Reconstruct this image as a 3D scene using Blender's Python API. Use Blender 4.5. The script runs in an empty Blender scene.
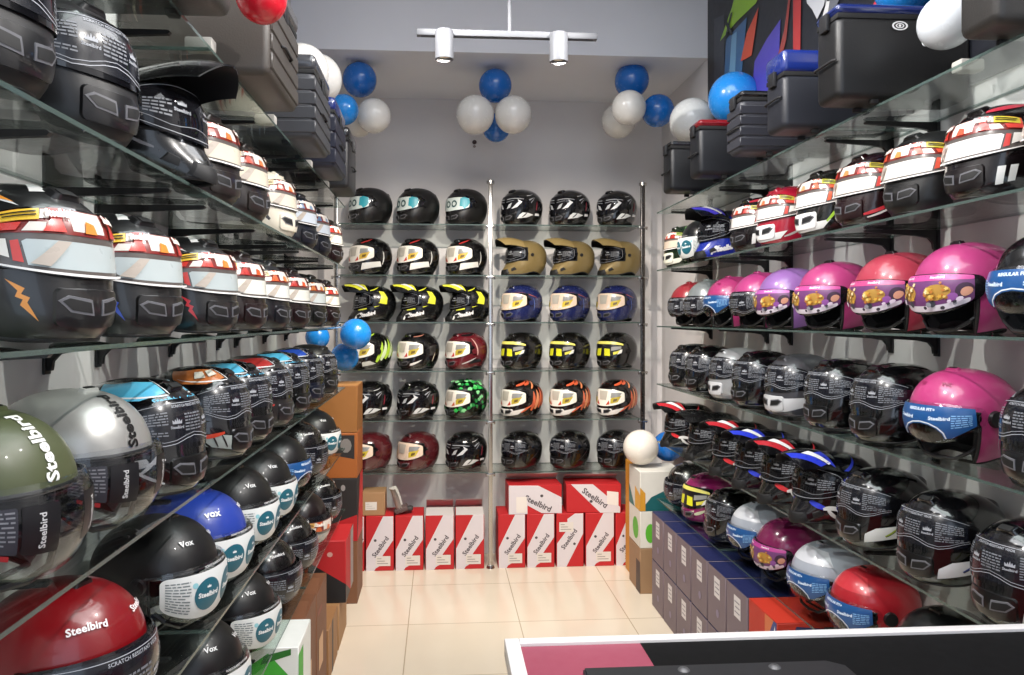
import bpy, bmesh, math, random
from mathutils import Vector, Matrix, geometry
random.seed(7)
sc = bpy.context.scene
COL = sc.collection
PI = math.pi
# ------------------------------------------------------------------ camera
F = 760.0
YAW = math.atan(52 / 760)
cd = bpy.data.cameras.new('camera'); cam = bpy.data.objects.new('camera', cd); COL.objects.link(cam)
cam.location = (0, 0, 1.64); cam.rotation_euler = (PI / 2, 0, -YAW)
cd.sensor_width = 36; cd.lens = F / 1024 * 36
cd.shift_x = 20 / 1024; cd.shift_y = -18.5 / 1024
cd.clip_start = .02
sc.camera = cam
# ------------------------------------------------------------------ world, exposure
w = bpy.data.worlds.new('world'); sc.world = w; w.use_nodes = True
w.node_tree.nodes['Background'].inputs[0].default_value = (.72, .83, 1, 1)
w.node_tree.nodes['Background'].inputs[1].default_value = 2.0
sc.view_settings.view_transform = 'Standard'; sc.view_settings.look = 'None'
sc.view_settings.gamma = 1; sc.view_settings.use_curve_mapping = False
sc.view_settings.exposure = -0.32
# ------------------------------------------------------------------ lamps (track spots of the shop, plus an added area fill)
def lamp(kind, loc, energy, col=(1, .93, .84), target=None, size=.04, ang=70, blend=.5, shape=None):
    l = bpy.data.lights.new('lamp', kind); l.energy = energy; l.color = col
    o = bpy.data.objects.new('spot_or_fill_lamp', l); COL.objects.link(o); o.location = loc
    if kind == 'SPOT': l.spot_size = math.radians(ang); l.spot_blend = blend; l.shadow_soft_size = size
    if kind == 'AREA': l.size = size; l.shape = 'RECTANGLE'; l.size_y = shape
    if target is not None:
        o.rotation_euler = (Vector(target) - Vector(loc)).to_track_quat('-Z', 'Y').to_euler()
    return o
WARM = (1, .90, .78); NEUT = (1, .96, .92)
SPOTS = [  # location, target, watts, angle
    ((1.05, .70, 3.35), (-.80, 1.35, 1.5), 175, 80),
    ((-.30, .90, 3.35), (1.5, 1.7, 1.5), 175, 80),
    ((1.05, 1.75, 3.35), (-.8, 2.5, 1.5), 175, 80),
    ((-.30, 1.95, 3.35), (1.5, 2.8, 1.5), 175, 80),
    ((1.05, 2.95, 3.35), (-.8, 3.7, 1.5), 130, 80),
    ((-.30, 3.05, 3.35), (1.5, 3.9, 1.5), 130, 80),
    ((.02, 3.55, 2.86), (-.2, 5.2, 1.0), 125, 90),
    ((.56, 3.55, 2.86), (.8, 5.2, 1.0), 125, 90),
    ((.35, 2.6, 3.35), (.35, 4.6, 0.0), 150, 60),
]
for a, b, e, an in SPOTS:
    lamp('SPOT', a, e, WARM if abs(a[1] - 3.55) < .01 or e == 150 else NEUT, b, .016, an, .6)
lamp('AREA', (.35, 1.6, 3.64), 75, (.95, .97, 1), (.35, 1.6, 0), 1.2, shape=2.6)   # added soft fill to brighten the room, no fixture stands here
# ------------------------------------------------------------------ helpers
def lin(c):
    return c / 12.92 if c <= .04045 else ((c + .055) / 1.055) ** 2.4
def hexc(h):
    h = h.lstrip('#'); return tuple(lin(int(h[i:i + 2], 16) / 255) for i in (0, 2, 4)) + (1,)
MC = {}
def mat(h, rough=.4, metal=0, coat=0, noise=.0, scale=40, alpha=1.0, bump=0):
    k = (h, rough, metal, coat, noise, scale, alpha, bump)
    if k in MC: return MC[k]
    m = bpy.data.materials.new('paint'); m.use_nodes = True; nt = m.node_tree; p = nt.nodes['Principled BSDF']
    p.inputs['Base Color'].default_value = hexc(h); p.inputs['Roughness'].default_value = rough
    p.inputs['Metallic'].default_value = metal; p.inputs['Coat Weight'].default_value = coat
    p.inputs['Coat Roughness'].default_value = .06
    p.inputs['Alpha'].default_value = alpha
    tc = nt.nodes.new('ShaderNodeTexCoord'); nz = nt.nodes.new('ShaderNodeTexNoise'); nz.inputs['Scale'].default_value = scale
    nz.inputs['Detail'].default_value = 3
    nt.links.new(tc.outputs['Object'], nz.inputs['Vector'])
    mr = nt.nodes.new('ShaderNodeMapRange'); mr.inputs['To Min'].default_value = max(0, rough - .05); mr.inputs['To Max'].default_value = min(1, rough + .07)
    nt.links.new(nz.outputs['Fac'], mr.inputs['Value']); nt.links.new(mr.outputs['Result'], p.inputs['Roughness'])
    if noise:
        mx = nt.nodes.new('ShaderNodeMixRGB'); mx.blend_type = 'MULTIPLY'; mx.inputs['Fac'].default_value = noise
        mx.inputs['Color1'].default_value = hexc(h); nt.links.new(nz.outputs['Fac'], mx.inputs['Color2'])
        nt.links.new(mx.outputs['Color'], p.inputs['Base Color'])
    if bump:
        b = nt.nodes.new('ShaderNodeBump'); b.inputs['Strength'].default_value = bump; b.inputs['Distance'].default_value = .002
        nt.links.new(nz.outputs['Fac'], b.inputs['Height']); nt.links.new(b.outputs['Normal'], p.inputs['Normal'])
    MC[k] = m; return m
def glass_mat(name, tint, rough=.02, ior=1.5, film=None):
    """clear sheet: transparent with fresnel gloss"""
    k = ('glass', name)
    if k in MC: return MC[k]
    m = bpy.data.materials.new(name); m.use_nodes = True; nt = m.node_tree; nt.nodes.clear()
    out = nt.nodes.new('ShaderNodeOutputMaterial'); tr = nt.nodes.new('ShaderNodeBsdfTransparent'); tr.inputs[0].default_value = tint + (1,)
    gl = nt.nodes.new('ShaderNodeBsdfGlossy'); gl.inputs['Roughness'].default_value = rough
    fr = nt.nodes.new('ShaderNodeFresnel'); fr.inputs['IOR'].default_value = ior
    ge = nt.nodes.new('ShaderNodeNewGeometry'); io = nt.nodes.new('ShaderNodeMapRange'); io.inputs['To Min'].default_value = ior; io.inputs['To Max'].default_value = 1 / ior
    nt.links.new(ge.outputs['Backfacing'], io.inputs['Value']); nt.links.new(io.outputs[0], fr.inputs['IOR'])
    mx = nt.nodes.new('ShaderNodeMixShader')
    nz = nt.nodes.new('ShaderNodeTexNoise'); nz.inputs['Scale'].default_value = 9
    tc = nt.nodes.new('ShaderNodeTexCoord'); nt.links.new(tc.outputs['Object'], nz.inputs['Vector'])
    mr = nt.nodes.new('ShaderNodeMapRange'); mr.inputs['To Min'].default_value = rough * .5; mr.inputs['To Max'].default_value = rough * 1.6
    nt.links.new(nz.outputs['Fac'], mr.inputs['Value']); nt.links.new(mr.outputs['Result'], gl.inputs['Roughness'])
    nt.links.new(fr.outputs[0], mx.inputs[0]); nt.links.new(tr.outputs[0], mx.inputs[1]); nt.links.new(gl.outputs[0], mx.inputs[2])
    last = mx
    if film:
        df = nt.nodes.new('ShaderNodeBsdfDiffuse'); df.inputs[0].default_value = film[0] + (1,)
        m2 = nt.nodes.new('ShaderNodeMixShader'); m2.inputs[0].default_value = film[1]
        nt.links.new(tr.outputs[0], m2.inputs[1]); nt.links.new(df.outputs[0], m2.inputs[2]); nt.links.new(m2.outputs[0], mx.inputs[1])
    nt.links.new(last.outputs[0], out.inputs[0]); MC[k] = m; return m
GLASS = glass_mat('shelf_glass', (.93, .97, .95))
GEDGE = glass_mat('glass_edge', (.42, .54, .50), .1, film=((.10, .145, .13), .6))
CLEAR = glass_mat('clear_visor', (.93, .94, .95), .03)
SMOKE = glass_mat('smoke_visor', (.30, .31, .33), .03, film=((.02, .02, .025), .35))
FILMB = glass_mat('blue_film', (.2, .4, .7), .05, film=((.035, .12, .34), .85))
BLACK = mat('#141416', .35); SATIN = mat('#1c1c1e', .5); RUB = mat('#0c0c0d', .7); CLOTH = mat('#17171a', .95, bump=.5, scale=300)
WHITE = mat('#e8e8e6', .45); CHROME = mat('#b9b6b2', .18, metal=1)

class MB:
    def __init__(s): s.v = []; s.f = []; s.m = []; s.mats = []
    def mi(s, m):
        if m not in s.mats: s.mats.append(m)
        return s.mats.index(m)
    def add(s, vs, fs, m, mtx=None):
        b = len(s.v); i = s.mi(m)
        s.v += [Vector(v) if mtx is None else mtx @ Vector(v) for v in vs]
        for f in fs: s.f.append(tuple(b + k for k in f)); s.m.append(i)
    def addbm(s, bm, m, mtx=None):
        bm.verts.index_update()
        s.add([v.co.copy() for v in bm.verts], [[v.index for v in f.verts] for f in bm.faces], m, mtx); bm.free()
    def box(s, x0, x1, y0, y1, z0, z1, m, bev=0, seg=2, mtx=None):
        bm = bmesh.new(); bmesh.ops.create_cube(bm, size=1)
        for v in bm.verts:
            v.co = Vector(((x0 + x1) / 2 + v.co.x * (x1 - x0), (y0 + y1) / 2 + v.co.y * (y1 - y0), (z0 + z1) / 2 + v.co.z * (z1 - z0)))
        if bev: bmesh.ops.bevel(bm, geom=bm.edges[:], offset=bev, segments=seg, affect='EDGES', profile=.5)
        s.addbm(bm, m, mtx)
    def cyl(s, p, q, r0, r1, m, n=20, mtx=None, cap=True):
        p = Vector(p); q = Vector(q); d = (q - p).normalized(); a = d.orthogonal().normalized(); b = d.cross(a)
        vs = []
        for c, r in ((p, r0), (q, r1)):
            vs += [c + (a * math.cos(2 * PI * k / n) + b * math.sin(2 * PI * k / n)) * r for k in range(n)]
        fs = [(k, (k + 1) % n, n + (k + 1) % n, n + k) for k in range(n)]
        if cap: fs += [tuple(range(n - 1, -1, -1)), tuple(range(n, 2 * n))]
        s.add(vs, fs, m, mtx)
    def lathe(s, prof, m, n=28, mtx=None):
        vs = []; fs = []
        for r, z in prof: vs += [(r * math.cos(2 * PI * k / n), r * math.sin(2 * PI * k / n), z) for k in range(n)]
        for i in range(len(prof) - 1):
            for k in range(n): fs.append((i * n + k, i * n + (k + 1) % n, (i + 1) * n + (k + 1) % n, (i + 1) * n + k))
        s.add(vs, fs, m, mtx)
    def poly(s, pts, m, mtx=None): s.add(pts, [tuple(range(len(pts)))], m, mtx)
    def tube(s, pts, r, m, n=8, closed=False):
        pts = [Vector(p) for p in pts]; N = len(pts); vs = []; fs = []
        for i, p in enumerate(pts):
            a = pts[(i - 1) % N] if (closed or i > 0) else p; b = pts[(i + 1) % N] if (closed or i < N - 1) else p
            d = (b - a).normalized(); u = d.cross(Vector((0, 0, 1)))
            if u.length < 1e-4: u = Vector((1, 0, 0))
            u.normalize(); v = u.cross(d)
            vs += [p + (u * math.cos(2 * PI * k / n) + v * math.sin(2 * PI * k / n)) * r for k in range(n)]
        for i in range(N if closed else N - 1):
            j = (i + 1) % N
            for k in range(n): fs.append((i * n + k, i * n + (k + 1) % n, j * n + (k + 1) % n, j * n + k))
        if not closed: fs += [tuple(range(n - 1, -1, -1)), tuple(range((N - 1) * n, N * n))]
        s.add(vs, fs, m)
    def build(s, name, parent=None, smooth=True, loc=(0, 0, 0), rz=0, ang=40):
        me = bpy.data.meshes.new(name); me.from_pydata([tuple(v) for v in s.v], [], s.f)
        for m in s.mats: me.materials.append(m)
        me.polygons.foreach_set('material_index', s.m)
        me.update()
        if smooth:
            me.polygons.foreach_set('use_smooth', [True] * len(me.polygons))
            me.set_sharp_from_angle(angle=math.radians(ang))
        o = bpy.data.objects.new(name, me); COL.objects.link(o)
        if parent: o.parent = parent
        o.location = loc; o.rotation_euler = (0, 0, rz); return o
def tag(o, label=None, cat=None, group=None, kind=None):
    if label: o['label'] = label
    if cat: o['category'] = cat
    if group: o['group'] = group
    if kind: o['kind'] = kind
    return o
def empty(name, loc=(0, 0, 0), rz=0):
    o = bpy.data.objects.new(name, None); COL.objects.link(o); o.location = loc; o.rotation_euler = (0, 0, rz); o.empty_display_size = .05; return o
KIDS = {}
def copy_tree(o, parent=None):
    c = o.copy(); COL.objects.link(c); c.parent = parent
    for ch in list(o.children): copy_tree(ch, c)
    return c
# text outlines (built once per string, then wrapped on surfaces)
TX = {}
def text_geo(s, bold=.02, seg=.25, shear=0):
    k = (s, bold, seg, shear)
    if k in TX: return TX[k]
    cu = bpy.data.curves.new('t', 'FONT'); cu.body = s; cu.size = 1; cu.offset = bold; cu.shear = shear; cu.resolution_u = 2; cu.align_x = 'CENTER'; cu.align_y = 'CENTER'; cu.space_character = 1.02
    o = bpy.data.objects.new('t', cu); COL.objects.link(o)
    dg = bpy.context.evaluated_depsgraph_get(); me = bpy.data.meshes.new_from_object(o.evaluated_get(dg))
    bm = bmesh.new(); bm.from_mesh(me); bmesh.ops.triangulate(bm, faces=bm.faces[:])
    for _ in range(4):
        es = [e for e in bm.edges if e.calc_length() > seg]
        if es: bmesh.ops.subdivide_edges(bm, edges=es, cuts=1); bmesh.ops.triangulate(bm, faces=bm.faces[:])
    bm.verts.index_update()
    vs = [(v.co.x, v.co.y) for v in bm.verts]; fs = [tuple(v.index for v in f.verts) for f in bm.faces]
    bm.free(); bpy.data.objects.remove(o); bpy.data.curves.remove(cu); bpy.data.meshes.remove(me)
    if vs:
        x0 = min(v[0] for v in vs); x1 = max(v[0] for v in vs); y0 = min(v[1] for v in vs); y1 = max(v[1] for v in vs)
        vs = [((x - (x0 + x1) / 2) , (y - (y0 + y1) / 2)) for x, y in vs]
        TX[k] = (vs, fs, x1 - x0, y1 - y0)
    else: TX[k] = ([], [], 1, 1)
    return TX[k]
def text_on(mb, s, h, m, mapf, cx=0, cy=0, rot=0, bold=.02, wscale=1.0, seg=.25, shear=0):
    """h = letter height in the map's units"""
    vs, fs, W, H = text_geo(s, bold, seg, shear); k = h / .72
    c, sn = math.cos(rot), math.sin(rot)
    P = []
    for x, y in vs:
        x *= k * wscale; y *= k; P.append(mapf(cx + x * c - y * sn, cy + x * sn + y * c))
    mb.add(P, fs, m)
def pip(x, y, poly):
    r = False; n = len(poly); j = n - 1
    for i in range(n):
        xi, yi = poly[i]; xj, yj = poly[j]
        if (yi > y) != (yj > y) and x < (xj - xi) * (y - yi) / (yj - yi) + xi: r = not r
        j = i
    return r
def fill(poly, step):
    """triangulate a 2D outline with interior grid points"""
    pts = []
    n = len(poly)
    for i in range(n):
        a = Vector(poly[i]); b = Vector(poly[(i + 1) % n]); k = max(1, int(math.ceil((b - a).length / step)))
        for q in range(k): pts.append(a + (b - a) * q / k)
    nb = len(pts); out = [tuple(p) for p in pts]
    x0 = min(p[0] for p in out); x1 = max(p[0] for p in out); y0 = min(p[1] for p in out); y1 = max(p[1] for p in out)
    extra = []
    x = x0 + step * .5
    while x < x1:
        y = y0 + step * .5
        while y < y1:
            if pip(x, y, out): extra.append(Vector((x, y)))
            y += step
        x += step
    V, E, Fc, _, _, _ = geometry.delaunay_2d_cdt(pts + extra, [], [list(range(nb))], 1, 1e-5)
    return [tuple(v) for v in V], [tuple(f) for f in Fc]
def decal(mb, poly, m, mapf, step, keep=None):
    V, Fc = fill(poly, step)
    if keep: Fc = [f for f in Fc if all(keep(*V[i]) for i in f)]
    mb.add([mapf(*v) for v in V], Fc, m)
def raised(mb, poly, m, mapo, h, step, inset=.82, keep=None):
    """patch standing proud: mapo(u,v,off)"""
    n = len(poly); cx = sum(p[0] for p in poly) / n; cy = sum(p[1] for p in poly) / n
    inn = [(cx + (x - cx) * inset, cy + (y - cy) * inset) for x, y in poly]
    V, Fc = fill(inn, step); mb.add([mapo(x, y, h) for x, y in V], Fc, m)
    vs = []; N = n * 4
    def ring(pl, off):
        r = []
        for i in range(n):
            a = pl[i]; b = pl[(i + 1) % n]
            for q in range(4): r.append(mapo(a[0] + (b[0] - a[0]) * q / 4, a[1] + (b[1] - a[1]) * q / 4, off))
        return r
    vs = ring(inn, h) + ring(poly, -.002)
    mb.add(vs, [(i, N + i, N + (i + 1) % N, (i + 1) % N) for i in range(N)], m)
def rrect(x0, x1, y0, y1, r, n=4):
    P = []
    for cx, cy, a0 in ((x1 - r, y1 - r, 0), (x0 + r, y1 - r, 90), (x0 + r, y0 + r, 180), (x1 - r, y0 + r, 270)):
        for k in range(n + 1):
            a = math.radians(a0 + 90 * k / n); P.append((cx + r * math.cos(a), cy + r * math.sin(a)))
    return P
def circ(cx, cy, r, n=20, ry=None):
    return [(cx + r * math.cos(2 * PI * k / n), cy + (ry or r) * math.sin(2 * PI * k / n)) for k in range(n)]
CROWN = [(-1, -.5), (1, -.5), (1.05, .55), (.62, .05), (.45, .75), (.2, .1), (0, 1.1), (-.2, .1), (-.45, .75), (-.62, .05), (-1.05, .55)]

# ------------------------------------------------------------------ room
XL, XR, YB = -.84, 1.57, 5.30
YF = -1.6
ZC = 3.72
def wallmat(h, s=.07):
    return mat(h, .85, noise=s, scale=3)
WALL = wallmat('#d6d3d2'); BULK = wallmat('#e3e5ea'); CEIL = wallmat('#dcdcdc')
def slab(name, x0, x1, y0, y1, z0, z1, m):
    b = MB(); b.box(x0, x1, y0, y1, z0, z1, m); o = b.build(name, smooth=False); tag(o, kind='structure'); return o
slab('wall_left', XL - .1, XL, YF, YB, 0, ZC, WALL)
slab('wall_right', XR, XR + .1, YF, YB, 0, ZC, WALL)
slab('wall_back', XL - .1, XR + .1, YB, YB + .1, 0, ZC, WALL)
slab('ceiling', XL - .1, XR + .1, YF, YB + .1, ZC, ZC + .1, CEIL)
slab('trim_1', XL, XR, 4.36, YB, 3.17, ZC, BULK)      # bulkhead over the back wall
# tiled floor
fm = bpy.data.materials.new('cream_tile'); fm.use_nodes = True; nt = fm.node_tree; p = nt.nodes['Principled BSDF']
tc = nt.nodes.new('ShaderNodeTexCoord'); br = nt.nodes.new('ShaderNodeTexBrick'); br.offset = 0; br.inputs['Scale'].default_value = 1
br.inputs['Brick Width'].default_value = .6; br.inputs['Row Height'].default_value = .6; br.inputs['Mortar Size'].default_value = .003
br.inputs['Color1'].default_value = hexc('#e2d6c2'); br.inputs['Color2'].default_value = hexc('#ded2bd'); br.inputs['Mortar'].default_value = hexc('#b5a68f')
mp = nt.nodes.new('ShaderNodeMapping'); mp.inputs['Location'].default_value = (.17, .1, 0)
nt.links.new(tc.outputs['Object'], mp.inputs['Vector']); nt.links.new(mp.outputs[0], br.inputs['Vector'])
nz = nt.nodes.new('ShaderNodeTexNoise'); nz.inputs['Scale'].default_value = 2.5; nz.inputs['Detail'].default_value = 6
nt.links.new(tc.outputs['Object'], nz.inputs['Vector'])
mx = nt.nodes.new('ShaderNodeMixRGB'); mx.blend_type = 'MULTIPLY'; mx.inputs[0].default_value = .12
nt.links.new(br.outputs['Color'], mx.inputs[1]); nt.links.new(nz.outputs['Fac'], mx.inputs[2]); nt.links.new(mx.outputs[0], p.inputs['Base Color'])
p.inputs['Roughness'].default_value = .16
slab('floor', XL - .1, XR + .1, YF, YB + .1, -.06, 0, fm)

def yat(px, X): return 760 * X / (px - 440) - .068 * X
def hz(py, Y, X=0): return 1.64 + (319 - py) / 760 * (Y + .068 * X)

# ------------------------------------------------------------------ helmet geometry
D2 = math.radians
def g(x, s): return math.exp(-(x / s) ** 2)
def rad(kind, az, el):
    az = (az + 180) % 360 - 180
    c, s = math.cos(D2(el)), math.sin(D2(el)); dx = c * math.cos(D2(az)); dy = c * math.sin(D2(az)); dz = s
    if kind == 'jet': ax, ay, up, dn, e = (.138 if dx > 0 else .142), .124, .132, .15, 2.25
    else: ax, ay, up, dn, e = (.142 if dx > 0 else .142), .122, .130, .16, 2.35
    az_ = up if dz > 0 else dn
    r = (abs(dx / ax) ** e + abs(dy / ay) ** e + abs(dz / az_) ** e) ** (-1 / e)
    if kind == 'full': r += .020 * g(az, 36) * g(el + 34, 17) - .004 * g(az, 50) * g(el - 5, 14)
    if kind == 'moto': r += .062 * g(az, 22) * g(el + 33, 15) + .008 * g(az, 60) * g(el + 30, 16)
    a2 = 180 - abs(az)
    r -= .016 * g(a2, 70) * g(el + 48, 26)
    r += .004 * g(a2, 45) * g(el - 15, 20)
    return r
ZR = .120
def el_rim(kind, az):
    zc = -ZR + (.006 + .018 * g(abs((az + 180) % 360 - 180) - 95, 32) if kind != 'jet' else .012 * g(abs((az + 180) % 360 - 180) - 110, 30))
    e = -35.
    for _ in range(25):
        z = rad(kind, az, e) * math.sin(D2(e)); e -= (z - zc) / .0028 * .55
        e = max(-70, min(-5, e))
    return e
C0 = Vector((0, 0, ZR + .001))
def pt(kind, az, el, off=0):
    r = rad(kind, az, el) + off; c = math.cos(D2(el))
    return C0 + Vector((r * c * math.cos(D2(az)), r * c * math.sin(D2(az)), r * math.sin(D2(el))))
PORT = {'full': (68, 29, -3), 'moto': (68, 32, -8), 'jet': (70, 9, -90)}
VIS = {'full': dict(az=79, top=36, bot=-8, off=.0042, H=11., W=19.),
       'wide': dict(az=79, top=30, bot=-17, off=.0042, H=11., W=19.),
       'moto': dict(az=70, top=34, bot=-12, off=.010, H=12.5, W=17.),
       'jet': dict(az=78, top=14, bot=-40, off=.012, H=13., W=18.5),
       'kid': dict(az=66, top=17, bot=-27, off=.006, H=11.5, W=15.5)}
def shell_grid(kind, pa, pt_, pb, off, nf=22, nb=34, n1=13, n2=8, n3=9):
    azs = [-pa + 2 * pa * i / nf for i in range(nf + 1)] + [pa + (360 - 2 * pa) * i / nb for i in range(1, nb)]
    N = len(azs); rows = []
    full_open = pb < -60
    for j in range(n1 + n2 + n3):
        row = []
        for az in azs:
            er = el_rim(kind, az) + (0 if off > -.003 else 1)
            if j < n1: el = 88 + (pt_ - 88) * (j / (n1 - 1)) ** .9
            elif full_open: el = pt_ + (er - pt_) * (j - n1 + 1) / (n2 + n3)
            elif j < n1 + n2: el = pt_ + (pb - pt_) * (j - n1 + 1) / n2
            else: el = pb + (er - pb) * (j - n1 - n2 + 1) / n3
            row.append((az, el))
        rows.append(row)
    vs = [pt(kind, a, e, off) for row in rows for a, e in row]; fs = []
    for j in range(len(rows) - 1):
        for i in range(N):
            if i < nf and (j >= n1 - 1) and (full_open or j < n1 + n2 - 1): continue
            fs.append((j * N + i, (j + 1) * N + i, (j + 1) * N + (i + 1) % N, j * N + (i + 1) % N))
    vs.append(pt(kind, 0, 90, off)); t = len(vs) - 1
    for i in range(N): fs.append((t, i, (i + 1) % N))
    return vs, fs
def solid(vs, fs, kind, th):
    n = len(vs); ins = []
    for v in vs:
        d = (v - C0); L = d.length; ins.append(C0 + d * ((L - th) / L))
    used = {}
    for f in fs:
        for a, b in zip(f, f[1:] + f[:1]): used[(a, b)] = 1
    F2 = list(fs) + [tuple(n + k for k in reversed(f)) for f in fs]
    for (a, b) in used:
        if (b, a) not in used: F2.append((b, a, n + a, n + b))
    return vs + ins, F2
def vtop(v, az): return v['top'] - (13 if v['top'] > 20 else 3) * (abs(az) / v['az']) ** 2.6
def vbot(v, az, kind):
    k = (abs(az) / v['az']); return v['bot'] + ((-v['bot'] - (6 if v['top'] < 20 else -4)) * k ** 2.2)
def vpt(kind, vk, u, q, off=0):
    """u in cm along the visor, q in cm up it"""
    v = VIS[vk]; az = u / v['W'] * v['az']; t = max(0, min(1, q / v['H']))
    b = vbot(v, az, kind); tp = vtop(v, az); el = b + (tp - b) * t
    sk = kind
    bulge = v['off'] + (.010 * math.cos(D2(min(90, abs(az)))) * math.sin(PI * min(1, max(0, t))) ** .6 if vk in ('jet', 'kid') else 0)
    return pt(sk, az, el, bulge + off)
def visor_mesh(kind, vk, m):
    b = MB(); v = VIS[vk]; nu, nv = 34, 12; vs = []; W = v['W']; H = v['H']
    for j in range(nv + 1):
        for i in range(nu + 1):
            u = W * (-1 + 2 * i / nu); q = H * j / nv
            # rounded ends
            k = abs(u) / W
            if k > .86: s = math.sqrt(max(0, 1 - ((k - .86) / .14) ** 2)) * .75 + .25; q = H / 2 + (q - H / 2) * s
            vs.append(vpt(kind, vk, u, q))
    fs = [(j * (nu + 1) + i, j * (nu + 1) + i + 1, (j + 1) * (nu + 1) + i + 1, (j + 1) * (nu + 1) + i) for j in range(nv) for i in range(nu)]
    vs, fs = solid(vs, fs, kind, .0022); b.add(vs, fs, m); return b

# shell graphics in degrees (az, el), given for one side and mirrored
def sw(a, e, L, wd, ang, curve=0, n=9, tip=.7):
    pts = []; x, y = a, e; th = ang; c = []
    for i in range(n + 1): c.append((x, y, th)); x += L / n * math.cos(D2(th)); y += L / n * math.sin(D2(th)); th += curve / n
    up = []; dn = []
    for i, (x, y, th) in enumerate(c):
        t = i / n; k = wd / 2 * (math.sin(PI * min(1, t * .9 + .1)) ** tip) * (1 - .3 * t)
        nx, ny = -math.sin(D2(th)), math.cos(D2(th)); up.append((x + nx * k, y + ny * k)); dn.append((x - nx * k, y - ny * k))
    return up + dn[::-1]
BOLT = [(-1, 1), (.15, .55), (-.05, .25), (.45, .1), (.3, -.15), (1, -1), (-.1, -.3), (.05, -.02), (-.4, .1), (-.25, .4)]
def at(poly, cx, cy, sx, sy=None): return [(cx + x * sx, cy + y * (sy or sx)) for x, y in poly]
def g_bolt(c): return [(c, at([(-x, y) for x, y in BOLT], 42, -21, 9, 11)), ('#cfcfcf', at([(-x, y) for x, y in BOLT], 66, 50, 23, 14)), (c, at([(-x, y) for x, y in BOLT], 66, 50, 20, 11)), ('#d8d8d6', [(18, 52), (34, 50), (32, 64), (14, 66)]), (c, sw(75, -22, 16, 1.6, 60)), (c, sw(84, -24, 14, 1.4, 60)), (c, sw(92, -20, 16, 1.4, 70))]
def g_stripes(cols, a0=40, e0=-24, n=6, da=13, de=9, L=60, wd=8, ang=40, cv=40):
    return [(cols[i % len(cols)], sw(a0 + i * da, e0 + i * de * (.4), L, wd, ang, cv)) for i in range(n)]
def g_chin(c, v=True): return [(c, [(2, -34), (22, -33), (26, -19), (2, -24)]), (c, sw(26, -26, 30, 7, 10, 20))]
def g_side(c): return [(c, [(29, -34), (74, -31), (96, -17), (70, -14), (44, -17), (31, -24)]), ('#222226', sw(56, -28, 30, 3, 25, 30))]
def g_swoop(c, c2='#8a8d92'): return [(c, [(36, -31), (66, -31), (92, -24), (70, -19), (52, -17), (44, -22)]), ('#1a1a1d', sw(50, -29, 28, 3.5, 25, 40)), (c2, sw(60, 6, 45, 5, 50, -40)), (c2, sw(70, -2, 40, 3, 60, -30))]
def g_crown(c): return [(c, [(20, 44), (50, 38), (95, 42), (120, 60), (60, 66), (25, 62)]), ('#e6e6e6', sw(18, 41, 80, 2, -2, 16)), ('#e6e6e6', sw(16, 42, 28, 2, 70, 0))]
def g_wire(c): return [(c, sw(30, -14, 44, 3, -14, -10)), (c, sw(34, -7, 30, 3.4, -60, 30)), (c, sw(30, -32, 44, 3, 15, 20)), (c, sw(44, -14, 18, 7, -30, 60)), (c, sw(60, -28, 30, 3, 50, 20))]
def g_panels(c, c2='#1b1b1d'): return [(c, [(24, -32), (46, -31), (60, -22), (40, -18), (20, -20)]), (c, [(50, -31), (84, -28), (96, -14), (70, -18)]), (c2, sw(30, -30, 16, 2, 60)), (c2, sw(40, -30, 18, 2, 60))]
def g_zebra(c, n=9): return [(c, sw(20 + 17 * i, 20 + 14 * math.sin(i * 1.7), 40, 7, 60 + 12 * (i % 3), -50)) for i in range(n)] + [(c, sw(35 + 18 * i, -25, 30, 7, 70, 60)) for i in range(6)]
def g_cam(cols, n=26, seed=3, s=10):
    R = random.Random(seed); o = []
    for i in range(n):
        a = R.uniform(10, 165); e = R.uniform(-28, 70); k = R.uniform(.5, 1.1) * s / max(.35, math.cos(D2(e)))
        pts = [(a + k * R.uniform(.4, 1) * math.cos(t), e + s * R.uniform(.3, .8) * math.sin(t)) for t in [2 * PI * q / 9 for q in range(9)]]
        o.append((cols[i % len(cols)], pts))
    return o
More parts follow.
